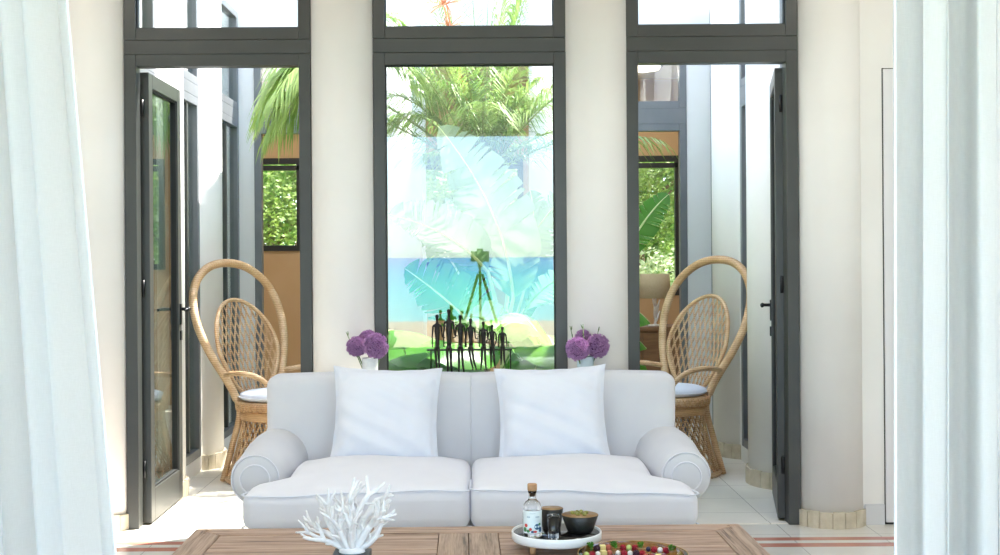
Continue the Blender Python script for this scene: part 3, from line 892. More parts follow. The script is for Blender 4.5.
# ---- peacock chairs
def hoop_pt(x, z, yb=0.20, lean=0.37):
    return Vector((x, yb + (max(z, 0.45) - 0.45) * lean + (0.07 * (0.45 - z) / 0.45 if z < 0.45 else 0), z))
def peacock():
    root = empty('peacock_chair')
    # big outer hoop that runs down into the rear legs
    half = [(0.27, 0.0), (0.225, 0.2), (0.188, 0.42), (0.202, 0.54), (0.245, 0.655), (0.305, 0.78), (0.348, 0.91), (0.362, 1.03), (0.340, 1.16), (0.270, 1.27), (0.148, 1.348)]
    pts = [hoop_pt(-x, z) for x, z in half] + [hoop_pt(0, 1.372)] + [hoop_pt(x, z) for x, z in reversed(half)]
    m = MB(); sp = spline(pts, 8)
    m.tube(sp, [0.026 if p.z > 0.5 else 0.020 for p in sp], 12)
    hp = m.build('outer_hoop', 'wicker', root)
    b = MB()
    for i in range(len(sp) - 1):
        if sp[i].z > 1.2 and i % 1 == 0:
            q = (sp[i] + sp[i + 1]) / 2; d = (sp[i + 1] - sp[i]).normalized()
            b.tube([q - d * 0.008, q - d * 0.006, q + d * 0.006, q + d * 0.008], [0.0262, 0.0275, 0.0275, 0.0262], 12, cap=False)
    b.build('hoop_binding', 'wicker_band', hp)
    # inner oval of the back, curved like a shallow bowl
    zc, hh, hw = 0.815, 0.315, 0.250
    def inner(u, v):
        """u,v in the unit disc -> point on the shell"""
        z = zc + v * hh
        wf = hw * (1.0 - 0.22 * max(0, -v))
        x = u * wf
        y = 0.255 + (z - 0.45) * 0.32 - 0.05 * u * u
        return Vector((x, y, z))
    rim = [inner(math.cos(a), math.sin(a)) for a in [2 * PI * i / 64 for i in range(64)]]
    m = MB(); m.tube(rim, 0.0135, 10, closed=True)
    ir = m.build('inner_rim', 'wicker', root)
    wv = MB(); n = 7
    for fam in (1, -1):
        for i in range(-n, n + 1):
            for dd in (-0.016, 0.016):
                c = i / n * 1.25 + dd
                run = []
                for k in range(61):
                    s_ = -1.45 + 2.9 * k / 60
                    u, v = s_ * 0.42 + c * 0.93, fam * s_ * 0.93
                    if u * u + v * v <= 0.985: run.append(inner(u, v) + Vector((0, fam * 0.002, 0)))
                if len(run) > 2: wv.tube(run, 0.0030, 4, cap=False)
    wv.build('woven_back', 'wicker', root)
    # seat
    def sy(y): return y - 0.02
    m = MB()
    def ring(rr, z, k=64): return [(rr * math.cos(2 * PI * i / k), 0.045 + rr * 0.95 * math.sin(2 * PI * i / k), z) for i in range(k)]
    m.lathe([(0.0, 0.445), (0.235, 0.445), (0.262, 0.452), (0.272, 0.475), (0.262, 0.498), (0.235, 0.505), (0.0, 0.505)], 40, (0, 0.045, 0), Matrix.Diagonal((1, 0.95, 1, 1)))
    st = m.build('seat', 'wicker', root)
    sm = MB()
    for i in range(44):
        a = 2 * PI * i / 44
        for q in (0, 1):
            pts = []
            for k in range(5):
                t = k / 4; aa = a + (0.12 if q else -0.12) * (t - 0.5)
                rr = 0.272 + 0.004 * math.sin(PI * t); pts.append((rr * math.cos(aa), 0.045 + rr * 0.95 * math.sin(aa), 0.448 + 0.056 * t))
            sm.tube(pts, 0.004, 5)
    sm.build('seat_weave', 'wicker_band', st)
    m = MB(); m.lathe([(0.236, 0.385), (0.246, 0.39), (0.248, 0.44), (0.236, 0.445)], 40, (0, 0.045, 0), Matrix.Diagonal((1, 0.95, 1, 1)))
    bd = m.build('seat_band', 'wicker_band', root)
    # hourglass skirt of crossing canes
    sk = MB()
    def prof(z):
        t = z / 0.39
        return 0.222 + 0.115 * (1 - t) ** 1.4 + 0.012 * t
    NS = 30
    for i in range(NS):
        for s in (-1, 1):
            pts = []
            for k in range(13):
                z = 0.39 * k / 12; a = 2 * PI * i / NS + s * 0.55 * (k / 12 - 0.5) * 1.3
                rr = prof(z); pts.append((rr * math.cos(a), 0.045 + rr * 0.97 * math.sin(a), z))
            sk.tube(pts, 0.0058, 5)
    sk.tube([(prof(0.015) * math.cos(2 * PI * i / 48), 0.045 + prof(0.015) * 0.97 * math.sin(2 * PI * i / 48), 0.016) for i in range(48)], 0.016, 8, closed=True)
    sk.build('woven_skirt', 'wicker', root)
    # arms sweeping forward and down into the front legs
    for s in (-1, 1):
        pts = [hoop_pt(s * 0.245, 0.66), (s * 0.30, 0.14, 0.685), (s * 0.325, 0.0, 0.692), (s * 0.322, -0.12, 0.675), (s * 0.303, -0.215, 0.615), (s * 0.285, -0.245, 0.52), (s * 0.262, -0.235, 0.40), (s * 0.262, -0.245, 0.2), (s * 0.285, -0.27, 0.0)]
        m = MB(); m.tube(spline(pts, 7), 0.0165, 10); m.build('arm', 'wicker', root)
    # cushion
    m = MB(); m.lathe([(0.0, 0.507), (0.22, 0.507), (0.245, 0.515), (0.254, 0.532), (0.245, 0.550), (0.21, 0.562), (0.1, 0.570), (0.0, 0.572)], 40, (0, 0.045, 0), Matrix.Diagonal((1, 0.95, 1, 1)))
    cu = m.build('seat_pad', 'pillow_fabric', root)
    p = MB(); p.tube(ring(0.255, 0.531), 0.004, 6, closed=True); p.build('pad_piping', 'pillow_fabric', cu)
    return root
c1 = peacock()
c1.location = (1.17, 8.05, 0); c1.rotation_euler = (0, 0, R(-52))
tag(c1, 'rattan peacock chair with white seat pad outside the right doorway', 'chair', 'rattan peacock chairs in the courtyard')
c2 = copy_tree(c1)
c2.location = (-1.25, 7.92, 0); c2.rotation_euler = (0, 0, R(52))
tag(c2, 'sunlit rattan peacock chair with white seat pad outside the left doorway', 'chair', 'rattan peacock chairs in the courtyard')

# ---- fixtures of the added ceiling fill lamps
proto = None
for i, (x, y) in enumerate(FILL_LAMPS):
    if proto is None:
        proto = empty('ceiling_lamp', (0, 0, 0))
        m = MB(); m.lathe([(0.0, 3.45), (0.20, 3.45), (0.205, 3.44), (0.205, 3.40), (0.185, 3.398), (0.185, 3.42), (0.0, 3.42)], 36); m.build('lamp_ring', 'frame_light', proto)
        m = MB(); m.lathe([(0.0, 3.415), (0.183, 3.412), (0.183, 3.392), (0.17, 3.375), (0.12, 3.366), (0.0, 3.362)], 36); m.build('diffuser', 'lamp_glow', proto)
        r_ = proto
    else: r_ = copy_tree(proto)
    r_.location = (x, y, 0)
    tag(r_, ['round flush ceiling lamp left of the sofa, nearest the curtains', 'round flush ceiling lamp above the left part of the coffee table', 'round flush ceiling lamp above the right part of the coffee table', 'round flush ceiling lamp right of the coffee table, nearest the curtains', 'round flush ceiling lamp near the left column, deeper in the room', 'round flush ceiling lamp in front of the cupboard door, deeper in the room'][i], 'ceiling lamp', 'flush ceiling lamps')

for i, x in enumerate((-1.6, 1.4)):  # fixtures of the fill lamps added in the ochre room
    r_ = copy_tree(proto); r_.location = (x, 10.9, -0.352)
    tag(r_, 'round flush ceiling lamp in the ochre room, ' + ('left' if i == 0 else 'right') + ' one of two', 'ceiling lamp', 'ochre room ceiling lamps')

sofa.scale = (0.985, 1, 1)

# ================================================================== PLANTS
def blade(m, pts, width, side_dir, droop=0.25, tears=6, seed=0, prof=None, NW=4, fold=0.0):
    """one leaf blade along the midrib pts; side_dir = across direction; returns nothing, adds a torn blade to m"""
    rnd = random.Random(seed)
    n = len(pts)
    for s in (-1, 1):
        cuts = sorted(rnd.sample(range(3, n - 3), min(tears, n - 7))) if tears else []
        segs = []; st = 0
        for c in cuts + [n - 1]:
            if c - st >= 1: segs.append((st, c)); st = c
        for (a, b) in segs:
            dz = rnd.uniform(-0.10, 0.14); sh = rnd.uniform(0.0, 0.10) if tears else 0
            rows = []
            for i in range(a, b + 1):
                t = i / (n - 1)
                wd = width * (prof(t) if prof else (math.sin(PI * min(1, t ** 0.75)) ** 0.6 if 0 < t < 1 else 0.02))
                tg = (pts[min(i + 1, n - 1)] - pts[max(i - 1, 0)]).normalized()
                sd = (side_dir - tg * side_dir.dot(tg)).normalized()
                up = sd.cross(tg).normalized()
                shrink = 1.0 - (0.12 * sh / 0.1 * ((i - a) / max(1, b - a)) ** 2 if tears else 0)
                row = []
                for k in range(NW + 1):
                    q = k / NW
                    dr = (droop + dz) * q * q * wd * 0.5 - fold * q * wd * 0.5
                    tz = (0.5 * (a + b) - i) / max(1, b - a) * min(0.5, 3.0 / max(1, b - a)) * 0.10 * width * q * q if tears else 0
                    row.append(pts[i] + tg * tz + sd * (s * q * wd * 0.5 * shrink) - up * dr + tg * (0.16 * wd * q) + up * (0.004 * ((i % 2) * 2 - 1) * q))
                rows.append(row)
            vs = [p for r in rows for p in r]; fs = []
            W = NW + 1
            for i in range(len(rows) - 1):
                for k in range(NW):
                    f = (i * W + k, (i + 1) * W + k, (i + 1) * W + k + 1, i * W + k + 1)
                    fs.append(f if s > 0 else f[::-1])
            m.add(vs, fs, True)

def unproj(px, py, Y):
    u, v = px - 480.0, py - 257.0
    u, v = u - v * 0.007, v + u * 0.007
    return Vector((u * Y / FPX, Y, 1.4 - v * Y / FPX))

def banana_plant(loc, stem_top, leaves, label, seed, deep=False, trunk_r=0.055):
    root = empty('banana_plant', loc)
    tag(root, label, 'banana plant')
    L = Vector(loc); rnd = random.Random(seed)
    top = Vector(stem_top)
    m = MB()
    m.tube(spline([(0, 0, 0), ((top.x - L.x) * 0.35, (top.y - L.y) * 0.35, top.z * 0.5), tuple(top - L)], 6), [trunk_r * (1 - 0.035 * i) for i in range(13)], 12)
    m.build('stem', 'banana_rib', root)
    for i, (b0, mid, tip, wd, sd, mat, dr) in enumerate(leaves):
        b0, mid, tip = Vector(b0), Vector(mid), Vector(tip)
        base = top + Vector((rnd.uniform(-.01, .01), rnd.uniform(-.01, .01), -0.02))
        sp = [b0 - L] + []
        curve = []
        for k in range(31):
            t = k / 30
            c = b0 * (1 - t) ** 2 + (mid * 2 - (b0 + tip) * 0.5) * 2 * t * (1 - t) + tip * t * t
            curve.append(c - L)
        lm = MB(); blade(lm, curve, wd, Vector(sd), dr, 13, seed * 31 + i)
        o = lm.build('leaf', mat, root)
        rb = MB(); pet = spline([tuple(base - L), tuple((base + b0) / 2 - L + Vector((0, 0, 0.03))), tuple(b0 - L)], 6)
        full = pet[:-1] + curve
        rb.tube(full, [0.016 * (1 - 0.85 * k / (len(full) - 1)) for k in range(len(full))], 7)
        rb.build('midrib', 'banana_rib', o)
    return root

P = unproj
bp_loc = (0.17, 8.0, 0.0)
top = P(505, 345, 8.0)
banana_plant(bp_loc, top, [
    (P(513, 300, 7.95), P(492, 212, 7.9), P(438, 126, 8.1), 0.50, (0.85, -0.30, 0.45), 'banana_leaf', 0.25),
    (P(488, 272, 7.85), P(446, 236, 7.7), P(388, 214, 7.75), 0.36, (0.25, -0.55, 0.9), 'banana_leaf', 0.35),
    (P(508, 290, 8.05), P(534, 234, 8.1), P(566, 196, 8.0), 0.36, (0.7, -0.4, 0.55), 'banana_leaf', 0.3),
    (P(478, 332, 7.8), P(446, 300, 7.65), P(404, 268, 7.7), 0.40, (0.6, -0.4, 0.75), 'banana_leaf_deep', 0.3),
    (P(520, 318, 7.9), P(540, 292, 7.85), P(566, 276, 7.8), 0.32, (0.4, -0.5, 0.8), 'banana_leaf', 0.3),
    (P(512, 330, 8.3), P(532, 250, 8.5), P(530, 190, 8.6), 0.34, (0.9, -0.4, 0.1), 'banana_leaf', 0.2),
    (P(486, 335, 8.3), P(452, 262, 8.5), P(420, 232, 8.6), 0.36, (0.7, -0.5, 0.5), 'banana_leaf_deep', 0.25),
    (P(505, 338, 7.7), P(480, 318, 7.4), P(462, 322, 7.2), 0.26, (0.5, -0.6, 0.5), 'banana_leaf', 0.3),
], 'large banana plant with torn sunlit leaves right behind the centre window', 4)
bp2 = (0.98, 9.05, 0.0)
banana_plant(bp2, Vector((0.98, 9.05, 1.25)), [
    (P(622, 262, 9.0), P(644, 222, 8.95), P(669, 194, 8.9), 0.24, (0.75, -0.5, -0.45), 'banana_leaf_deep', 0.1),
    (Vector((0.93, 9.0, 1.45)), Vector((0.86, 8.95, 1.75)), Vector((0.80, 8.85, 2.0)), 0.26, (0.9, -0.4, 0.2), 'banana_leaf_deep', 0.2),
    (Vector((1.0, 9.1, 1.4)), Vector((1.0, 9.2, 1.75)), Vector((1.02, 9.3, 2.05)), 0.24, (0.9, 0.4, 0.2), 'banana_leaf_deep', 0.2),
], 'smaller banana plant, one dark green leaf showing in the right doorway', 9, trunk_r=0.04)

# broad leaved plants low down behind the window
def broad_plant(loc, n, size, label, seed, mat='banana_leaf_deep', wid=0.42, spread=0.5):
    root = empty('broadleaf_plant', loc); tag(root, label, 'plant'); rnd = random.Random(seed)
    for i in range(n):
        a = 2 * PI * i / n + rnd.uniform(-.4, .4); el = rnd.uniform(0.75, 1.4); ln = size * rnd.uniform(0.75, 1.15)
        d = Vector((math.cos(a), math.sin(a), 0))
        b0 = d * 0.05 + Vector((0, 0, ln * 0.55 * math.sin(el))); 
        curve = []
        for k in range(15):
            t = k / 14
            curve.append(b0 + d * (ln * t * math.cos(el * 0.7) * spread) + Vector((0, 0, ln * (0.75 * math.sin(el) * t - 0.55 * t * t))))
        m = MB(); blade(m, curve, ln * wid, d.cross(Vector((0, 0, 1))), 0.25, 0, seed + i, NW=3)
        o = m.build('leaf', mat, root)
        r_ = MB(); full = spline([(0, 0, 0), tuple(b0 * 0.5 + Vector((0, 0, .02))), tuple(b0)], 4)[:-1] + curve
        r_.tube(full, [0.008 * (1 - 0.8 * k / (len(full) - 1)) for k in range(len(full))], 6); r_.build('midrib', 'banana_rib', o)
    return root
broad_plant((-0.38, 7.30, 0), 13, 1.22, 'low broad-leaved green plant behind the left corner of the centre window', 3)
broad_plant((0.48, 7.32, 0), 13, 1.28, 'low broad-leaved green plant behind the right corner of the centre window', 13, 'shrub_leaf')
broad_plant((0.05, 7.45, 0), 13, 1.05, 'low broad-leaved plant in the middle, behind the seated bronze figures', 23, 'shrub_leaf', 0.34)
broad_plant((-0.55, 8.5, 0), 10, 1.0, 'tall broad-leaved plant beside the far white column of the courtyard', 33)
broad_plant((0.62, 8.5, 0), 10, 0.95, 'broad-leaved plant under the torn banana leaves, on their right', 43)

# feathery palms
def frond(m, rb, base, az, el, ln, droop, rnd, leaf=0.40, nl=31, wid=0.0065):
    d = Vector((math.cos(az), math.sin(az), 0))
    pts = []
    for k in range(25):
        t = k / 24
        pts.append(base + d * (ln * t * math.cos(el)) + Vector((0, 0, ln * (math.sin(el) * t - droop * t * t))))
    rb.tube(pts, [0.009 * (1 - 0.85 * k / 24) for k in range(25)], 5)
    for i in range(nl):
        t = 0.16 + 0.84 * i / (nl - 1)
        f = t * 24; k = min(23, int(f)); q = pts[k].lerp(pts[k + 1], f - k)
        tg = (pts[k + 1] - pts[k]).normalized()
        sd = tg.cross(Vector((0, 0, 1))); sd = sd.normalized() if sd.length > 0.01 else Vector((1, 0, 0))
        L = leaf * (0.55 + 0.45 * math.sin(PI * min(1, t * 1.05))) * rnd.uniform(0.85, 1.1)
        for s in (-1, 1):
            dr = (sd * s * 0.75 + tg * 0.75 + Vector((rnd.uniform(-.1, .1), rnd.uniform(-.1, .1), rnd.uniform(-0.05, 0.15)))).normalized()
            up = Vector((0, 0, 1)); wv = dr.cross(up); wv = wv.normalized() * wid
            p1 = q + dr * L * 0.35; p2 = q + dr * L * 0.72 - up * L * 0.20; p3 = q + dr * L - up * L * 0.55
            m.add([q - wv * 0.3, q + wv * 0.3, p1 + wv, p1 - wv, p2 + wv * 0.8, p2 - wv * 0.8, p3], [(0, 1, 2, 3), (3, 2, 4, 5), (5, 4, 6)], False)
def palm(loc, h, fr, label, seed, lean=(0, 0), flower=False, trunk_r=0.045):
    root = empty('palm_tree', loc); tag(root, label, 'palm tree'); rnd = random.Random(seed)
    t = MB(); pts = [(lean[0] * k / 10, lean[1] * k / 10, h * k / 10) for k in range(11)]
    t.tube(pts, [trunk_r * (1.15 - 0.03 * k) for k in range(11)], 12); t.build('trunk', 'bark', root)
    top = Vector((lean[0], lean[1], h - 0.03))
    for (az, el, ln, dr) in fr:
        reach = ln * math.cos(el) * math.sin(az)
        room = 9.22 - loc[1]
        if reach > room: ln *= room / reach
        m = MB(); rb = MB()
        frond(m, rb, top, az, el, ln, dr, rnd)
        o = m.build('frond', 'palm_leaf', root); rb.build('frond_rib', 'palm_rib', o)
    if flower:
        for q in range(2):
            m = MB(); a0 = R(150 + 50 * q)
            stem = [top + Vector((math.cos(a0) * 0.32 * k / 8, -0.12 * k / 8, 1.55 * (k / 8) - 0.15 * (k / 8) ** 2)) for k in range(9)]
            m.tube(stem, 0.005, 6)
            for k in range(26):
                b = stem[6 + k % 3]; d = Vector((rnd.uniform(-1, 1), rnd.uniform(-1, 1), rnd.uniform(-.5, .7))).normalized()
                m.tube([b, b + d * 0.08, b + d * 0.15 + Vector((0, 0, -0.02))], [0.004, 0.003, 0.002], 4)
            m.build('flower_spray', 'palm_flower', root)
    return root
rnd = random.Random(77)
fr = []
for i in range(30):
    az = 2 * PI * i / 30 * 1.0 + rnd.uniform(-.2, .2)
    el = R([80, 62, 48, 70, 55, 40][i % 6] + rnd.uniform(-6, 6))
    fr.append((az, el, rnd.uniform(1.15, 1.55), rnd.uniform(0.25, 0.55)))
for k in range(7): fr.append((R(-40 + 30 * k), R(76 + (k % 3) * 4), 1.75 + 0.08 * (k % 3), 0.22))
palm((0.02, 8.75, 0), 1.95, fr, 'feathery palm rising behind the banana plant in the centre window', 5, (0, 0.05), True)
fr = [(R(a), R(e), l, d) for a, e, l, d in ((184, 30, 0.66, 0.85), (200, 18, 0.62, 0.85), (170, 22, 0.60, 0.95), (158, 40, 0.70, 0.9), (192, 2, 0.52, 0.9), (215, 34, 0.62, 0.9), (178, 50, 0.75, 0.85), (165, 5, 0.5, 0.9),
      (10, 30, 0.75, 0.8), (25, 45, 0.85, 0.8), (60, 55, 0.9, 0.7), (100, 60, 0.9, 0.7), (125, 35, 0.7, 0.9), (20, 65, 1.0, 0.6), (-10, 40, 0.7, 0.9))]
palm((-0.89, 8.6, 0), 2.76, fr, 'slender palm with fronds drooping into the left doorway view', 6, (-0.02, 0.0), trunk_r=0.035)

# planting bed under them
struct(MB().rbox((0.02, 8.3, 0.0), (0.95, 1.15, 0.05), 0.03, 2, 8).build('planting_bed', 'soil'))

# trees and shrubs beyond the ochre room
def crown_mesh(seed, n, rx, ry, rz, leaf, cz):
    rnd = random.Random(seed); m = MB()
    cl = [(Vector((rnd.uniform(-.75, .75) * rx, rnd.uniform(-.75, .75) * ry, cz + rnd.uniform(-.75, .75) * rz)), rnd.uniform(0.3, 0.55)) for _ in range(26)]
    for i in range(n):
        c, r = cl[i % len(cl)]
        d = Vector((rnd.gauss(0, 1), rnd.gauss(0, 1), rnd.gauss(0, 1))).normalized() * (rnd.random() ** 0.5)
        p = c + Vector((d.x * rx, d.y * ry, d.z * rz)) * r
        a = Vector((rnd.gauss(0, 1), rnd.gauss(0, 1), rnd.gauss(0, .6))).normalized(); b = a.orthogonal().normalized()
        s = leaf * rnd.uniform(.7, 1.3)
        m.add([p, p + a * s * .5 + b * s * .28, p + a * s, p + a * s * .5 - b * s * .28], [(0, 1, 2, 3)], False)
    return m
def tree(loc, seed, n, rx, ry, rz, leaf, cz, mat, label, cat='tree', name='garden_tree'):
    root = empty(name, loc); tag(root, label, cat, 'trees and shrubs beyond the ochre room')
    crown_mesh(seed, n, rx, ry, rz, leaf, cz).build('crown', mat, root)
    rnd = random.Random(seed); m = MB()
    m.tube([(0, 0, 0), (0.05, 0, cz * 0.5), (0, 0.04, cz)], [0.07, 0.055, 0.03], 8)
    for k in range(7):
        a = rnd.uniform(0, 6.28); z0 = cz * rnd.uniform(.35, .9)
        m.tube([(0.02, 0, z0), (math.cos(a) * rx * .35, math.sin(a) * ry * .35, z0 + rz * .25), (math.cos(a) * rx * .7, math.sin(a) * ry * .7, z0 + rz * .45)], [0.03, 0.02, 0.008], 6)
    m.build('trunk', 'bark', root)
tree((-2.3, 13.7, -0.05), 1, 11000, 1.0, 0.7, 1.1, 0.062, 1.9, 'tree_leaf', 'leafy green tree filling the left far window')
tree((1.75, 13.9, -0.05), 2, 11000, 0.9, 0.7, 1.1, 0.060, 2.2, 'tree_leaf', 'leafy green tree filling the top of the right far window')
tree((-0.2, 14.0, -0.05), 3, 7000, 0.9, 0.7, 1.1, 0.07, 1.9, 'tree_leaf', 'leafy green tree behind the middle far window')
tree((2.15, 13.3, -0.05), 4, 3400, 0.9, 0.5, 0.55, 0.06, 0.95, 'tree_leaf_pale', 'pale blossoming shrub low in the right far window', 'shrub', 'flowering_shrub')
for i, (x, y, sz, lb) in enumerate(((-4.6, 16.5, 2.6, 'broad tree far left behind the left far window'), (-2.0, 17.5, 2.9, 'tall tree at the back of the garden, left of its middle'), (0.6, 17.0, 2.8, 'tall tree at the back of the garden, near its middle'), (2.6, 17.4, 2.9, 'tall tree at the back of the garden, seen through the right far window'), (5.2, 16.6, 2.7, 'broad tree at the far right of the garden'))):
    tree((x, y, -0.05), 20 + i, 6500, 1.9, 1.2, sz * 0.75, 0.17, sz * 0.72, 'shrub_leaf' if i % 2 else 'tree_leaf', lb)

# ================================================================== SMALL THINGS
CT = 0.78      # console top
TT = 0.42      # coffee table top
# ---- vases with alliums
def vase(x, y, r, h, mat, label):
    v = empty('flower_vase', (x, y, CT)); tag(v, label, 'vase')
    m = MB(); m.lathe([(0.0, 0.0), (r * 0.86, 0.0), (r * 0.95, 0.006), (r, 0.03), (r * 1.0, h - 0.004), (r * 0.96, h), (r * 0.90, h - 0.004), (r * 0.88, 0.012), (0.0, 0.012)], 32)
    b = m.build('vase_body', mat, v)
    m = MB(); m.lathe([(r * 0.98, h - 0.006), (r * 1.03, h - 0.002), (r * 0.98, h + 0.003), (r * 0.93, h - 0.001)], 32); m.build('vase_rim', mat, v)
    return v
def allium(pos, foot, r, seed, label, sprigs=0):
    rnd = random.Random(seed)
    o = empty('allium_flower', pos); tag(o, label, 'flower', 'purple alliums in the vases')
    core = MB(); core.ball((0, 0, 0), r * 0.72, 16, 10); core.build('flower_core', 'allium_core', o)
    m = MB()
    N = 260
    for i in range(N):
        z = 1 - 2 * (i + .5) / N; a = i * 2.39996; q = math.sqrt(1 - z * z)
        d = Vector((q * math.cos(a), q * math.sin(a), z)); rr = r * rnd.uniform(0.80, 1.06)
        c = d * rr; t1 = d.orthogonal().normalized(); t1 = Matrix.Rotation(rnd.uniform(0, 6.28), 3, d) @ t1; t2 = d.cross(t1)
        s = r * 0.19
        vs = [c - d * s * 0.9]
        for k in range(5):
            aa = 2 * PI * k / 5
            vs.append(c + (t1 * math.cos(aa) + t2 * math.sin(aa)) * s + d * s * 0.25)
            vs.append(c + (t1 * math.cos(aa + PI / 5) + t2 * math.sin(aa + PI / 5)) * s * 0.42)
        m.add(vs, [(0, 1 + k, 1 + (k + 1) % 10) for k in range(10)], False)
    m.build('blossom', 'allium', o)
    st = MB(); f = Vector(foot) - Vector(pos); st.tube(spline([(0, 0, -r * 0.5), tuple(f * 0.55 + Vector((0, 0, -0.01))), tuple(f)], 6), 0.0035, 6)
    st.build('flower_stem', 'stem_green', o)
    return o
def sprig(base, tip, label, seed):
    rnd = random.Random(seed); b = Vector(base); t = Vector(tip); o = empty('green_sprig', base); tag(o, label, 'sprig')
    m = MB(); m.tube([Vector((0, 0, 0)), (t - b) * 0.5 + Vector((0, 0, 0.006)), t - b], [0.0028, 0.0024, 0.0016], 5)
    m.build('sprig_stem', 'stem_green', o)
    for k in range(3):
        q = (t - b) * (0.62 + 0.14 * k); d = Vector((rnd.uniform(-.6, .6), rnd.uniform(-.3, .3), 1)).normalized() * 0.028
        l = MB(); l.tube([q, q + d * 0.5, q + d], [0.0016, 0.0034, 0.0008], 5); l.build('bud', 'stem_green', o)
Y6 = 6.27
vx, vx2 = -0.555, 0.525
vase(vx, Y6, 0.040, 0.115, 'ceramic_white', 'mottled white vase holding purple alliums left of the bronze figures')
vase(vx2, Y6, 0.042, 0.115, 'ceramic_blue', 'pale blue vase holding purple alliums right of the bronze figures')
def w6(px, py, Y=Y6): return tuple(unproj(px, py, Y))
mth = lambda vx, dx=0: (vx + dx, Y6, CT + 0.02)
allium(w6(356.5, 346.5, 6.28), mth(vx, -.01), 0.050, 1, 'leftmost purple allium ball in the white vase')
allium(w6(375.5, 346, 6.23), mth(vx, .01), 0.062, 2, 'large purple allium ball at the front of the white vase')
allium(w6(368, 339.5, 6.34), mth(vx, 0), 0.048, 3, 'rearmost purple allium ball peeping over the others in the white vase')
allium(w6(577.5, 349, 6.22), mth(vx2, -.01), 0.058, 4, 'front left purple allium ball in the pale blue vase')
allium(w6(597.5, 346, 6.26), mth(vx2, .01), 0.059, 5, 'front right purple allium ball in the pale blue vase')
allium(w6(583, 337.5, 6.36), mth(vx2, 0), 0.040, 6, 'small purple allium ball at the back of the pale blue vase')
sprig(mth(vx, -.02), w6(346, 332), 'thin green sprig pointing left above the white vase', 1)
sprig(mth(vx, .02), w6(389, 332), 'thin green sprig pointing right above the white vase', 2)
sprig(mth(vx2, -.022), w6(570, 326), 'thin green sprig pointing left above the pale blue vase', 3)
sprig(mth(vx2, 0.0), w6(583, 324), 'upright green sprig in the middle of the pale blue vase', 4)
sprig(mth(vx2, .022), w6(599, 327), 'thin green sprig pointing right above the pale blue vase', 5)

# ---- bronze: seven slim figures on a bench
YS = 6.25
sc_root = empty('bench_sculpture', (-0.055, YS, CT)); tag(sc_root, 'dark bronze sculpture of seven slender figures seated on a bench', 'sculpture')
def loc_s(px, py, dy=0.0):
    v = unproj(px, py, YS + dy); return Vector((v.x + 0.055, dy, v.z - CT))
zb = loc_s(470, 349).z
x0, x1 = loc_s(427, 350).x, loc_s(512, 349).x
m = MB(); m.box(x0, x1, -0.022, 0.022, zb - 0.007, zb); m.build('bench_seat', 'bronze', sc_root)
for x in (x0 + 0.02, x1 - 0.008):
    for y in (-0.018, 0.018):
        m = MB(); m.tube([(x, y, 0.0), (x, y, zb - 0.006)], 0.0032, 6); m.build('bench_leg', 'bronze', sc_root)
def figure(hx, hy_, fx, fy, fx2, armL, armR, s, seed):
    """one seated elongated figure as a single skinned body"""
    rnd = random.Random(seed)
    head = loc_s(hx, hy_, -0.004)
    H = head.z - zb
    nodes = []; edges = []
    def nd(p, r, parent=None, ry=None):
        nodes.append((Vector(p), r, ry or r)); i = len(nodes) - 1
        if parent is not None: edges.append((parent, i))
        return i
    hip = nd((head.x + 0.001, 0.004, zb + 0.011), 0.0125 * s, None, 0.010 * s)
    waist = nd((head.x + 0.001, 0.006, zb + H * 0.30), 0.0095 * s, hip)
    chest = nd((head.x, 0.003, zb + H * 0.55), 0.0155 * s, waist, 0.009 * s)
    shl = nd((head.x, 0.002, zb + H * 0.70), 0.0125 * s, chest, 0.007 * s)
    neck = nd((head.x, 0.0, zb + H * 0.82), 0.0040 * s, shl)
    h1 = nd((head.x, -0.002, head.z - 0.003 * s), 0.0096 * s, neck)
    h2 = nd((head.x, -0.002, head.z + 0.006 * s), 0.0084 * s, h1)
    for side, arm in ((-1, armL), (1, armR)):
        sx = head.x + side * 0.0180 * s; sz = zb + H * 0.70
        a = nd((sx, 0.002, sz), 0.0050 * s, shl)
        e = nd((sx + side * 0.0045 * s, 0.008 if arm == 'out' else 0.004, zb + H * 0.36), 0.0033 * s, a)
        if arm == 'out': hnd = nd((sx + side * 0.018 * s, 0.014, zb + H * 0.33), 0.0026 * s, e)
        elif arm == 'lap': hnd = nd((sx - side * 0.008 * s, -0.016, zb + 0.010), 0.0030 * s, e)
        else: hnd = nd((sx + side * 0.003, 0.004, zb + 0.008), 0.0028 * s, e)
    for side, q in ((-1, fx), (1, fx2)):
        f = loc_s(q, fy)
        k = nd((head.x + side * 0.0065 * s, -0.034, zb + 0.010), 0.0080 * s, hip)
        kk = nd((head.x + side * 0.007 * s, -0.038, zb - 0.006), 0.0070 * s, k)
        c = nd(((head.x + f.x) / 2 + side * 0.003, -0.036, (zb + f.z) / 2 - 0.01), 0.0058 * s, kk)
        an = nd((f.x, -0.034, f.z + 0.008), 0.0038 * s, c)
        nd((f.x + side * 0.001, -0.050, f.z + 0.001), 0.0036 * s, an)
    me = bpy.data.meshes.new('seated_figure'); me.from_pydata([n[0] for n in nodes], edges, [])
    bm = bmesh.new(); bm.from_mesh(me); bm.verts.layers.skin.verify(); bm.to_mesh(me); bm.free()
    me.materials.append(MAT['bronze'])
    o = bpy.data.objects.new('seated_figure', me); COL.objects.link(o); o.parent = sc_root
    sk = o.modifiers.new('skin', 'SKIN'); sk.use_smooth_shade = True
    for i, n in enumerate(nodes): me.skin_vertices[0].data[i].radius = (n[1], n[2])
    me.skin_vertices[0].data[0].use_root = True
    sb = o.modifiers.new('sub', 'SUBSURF'); sb.levels = 1; sb.render_levels = 1
    return o
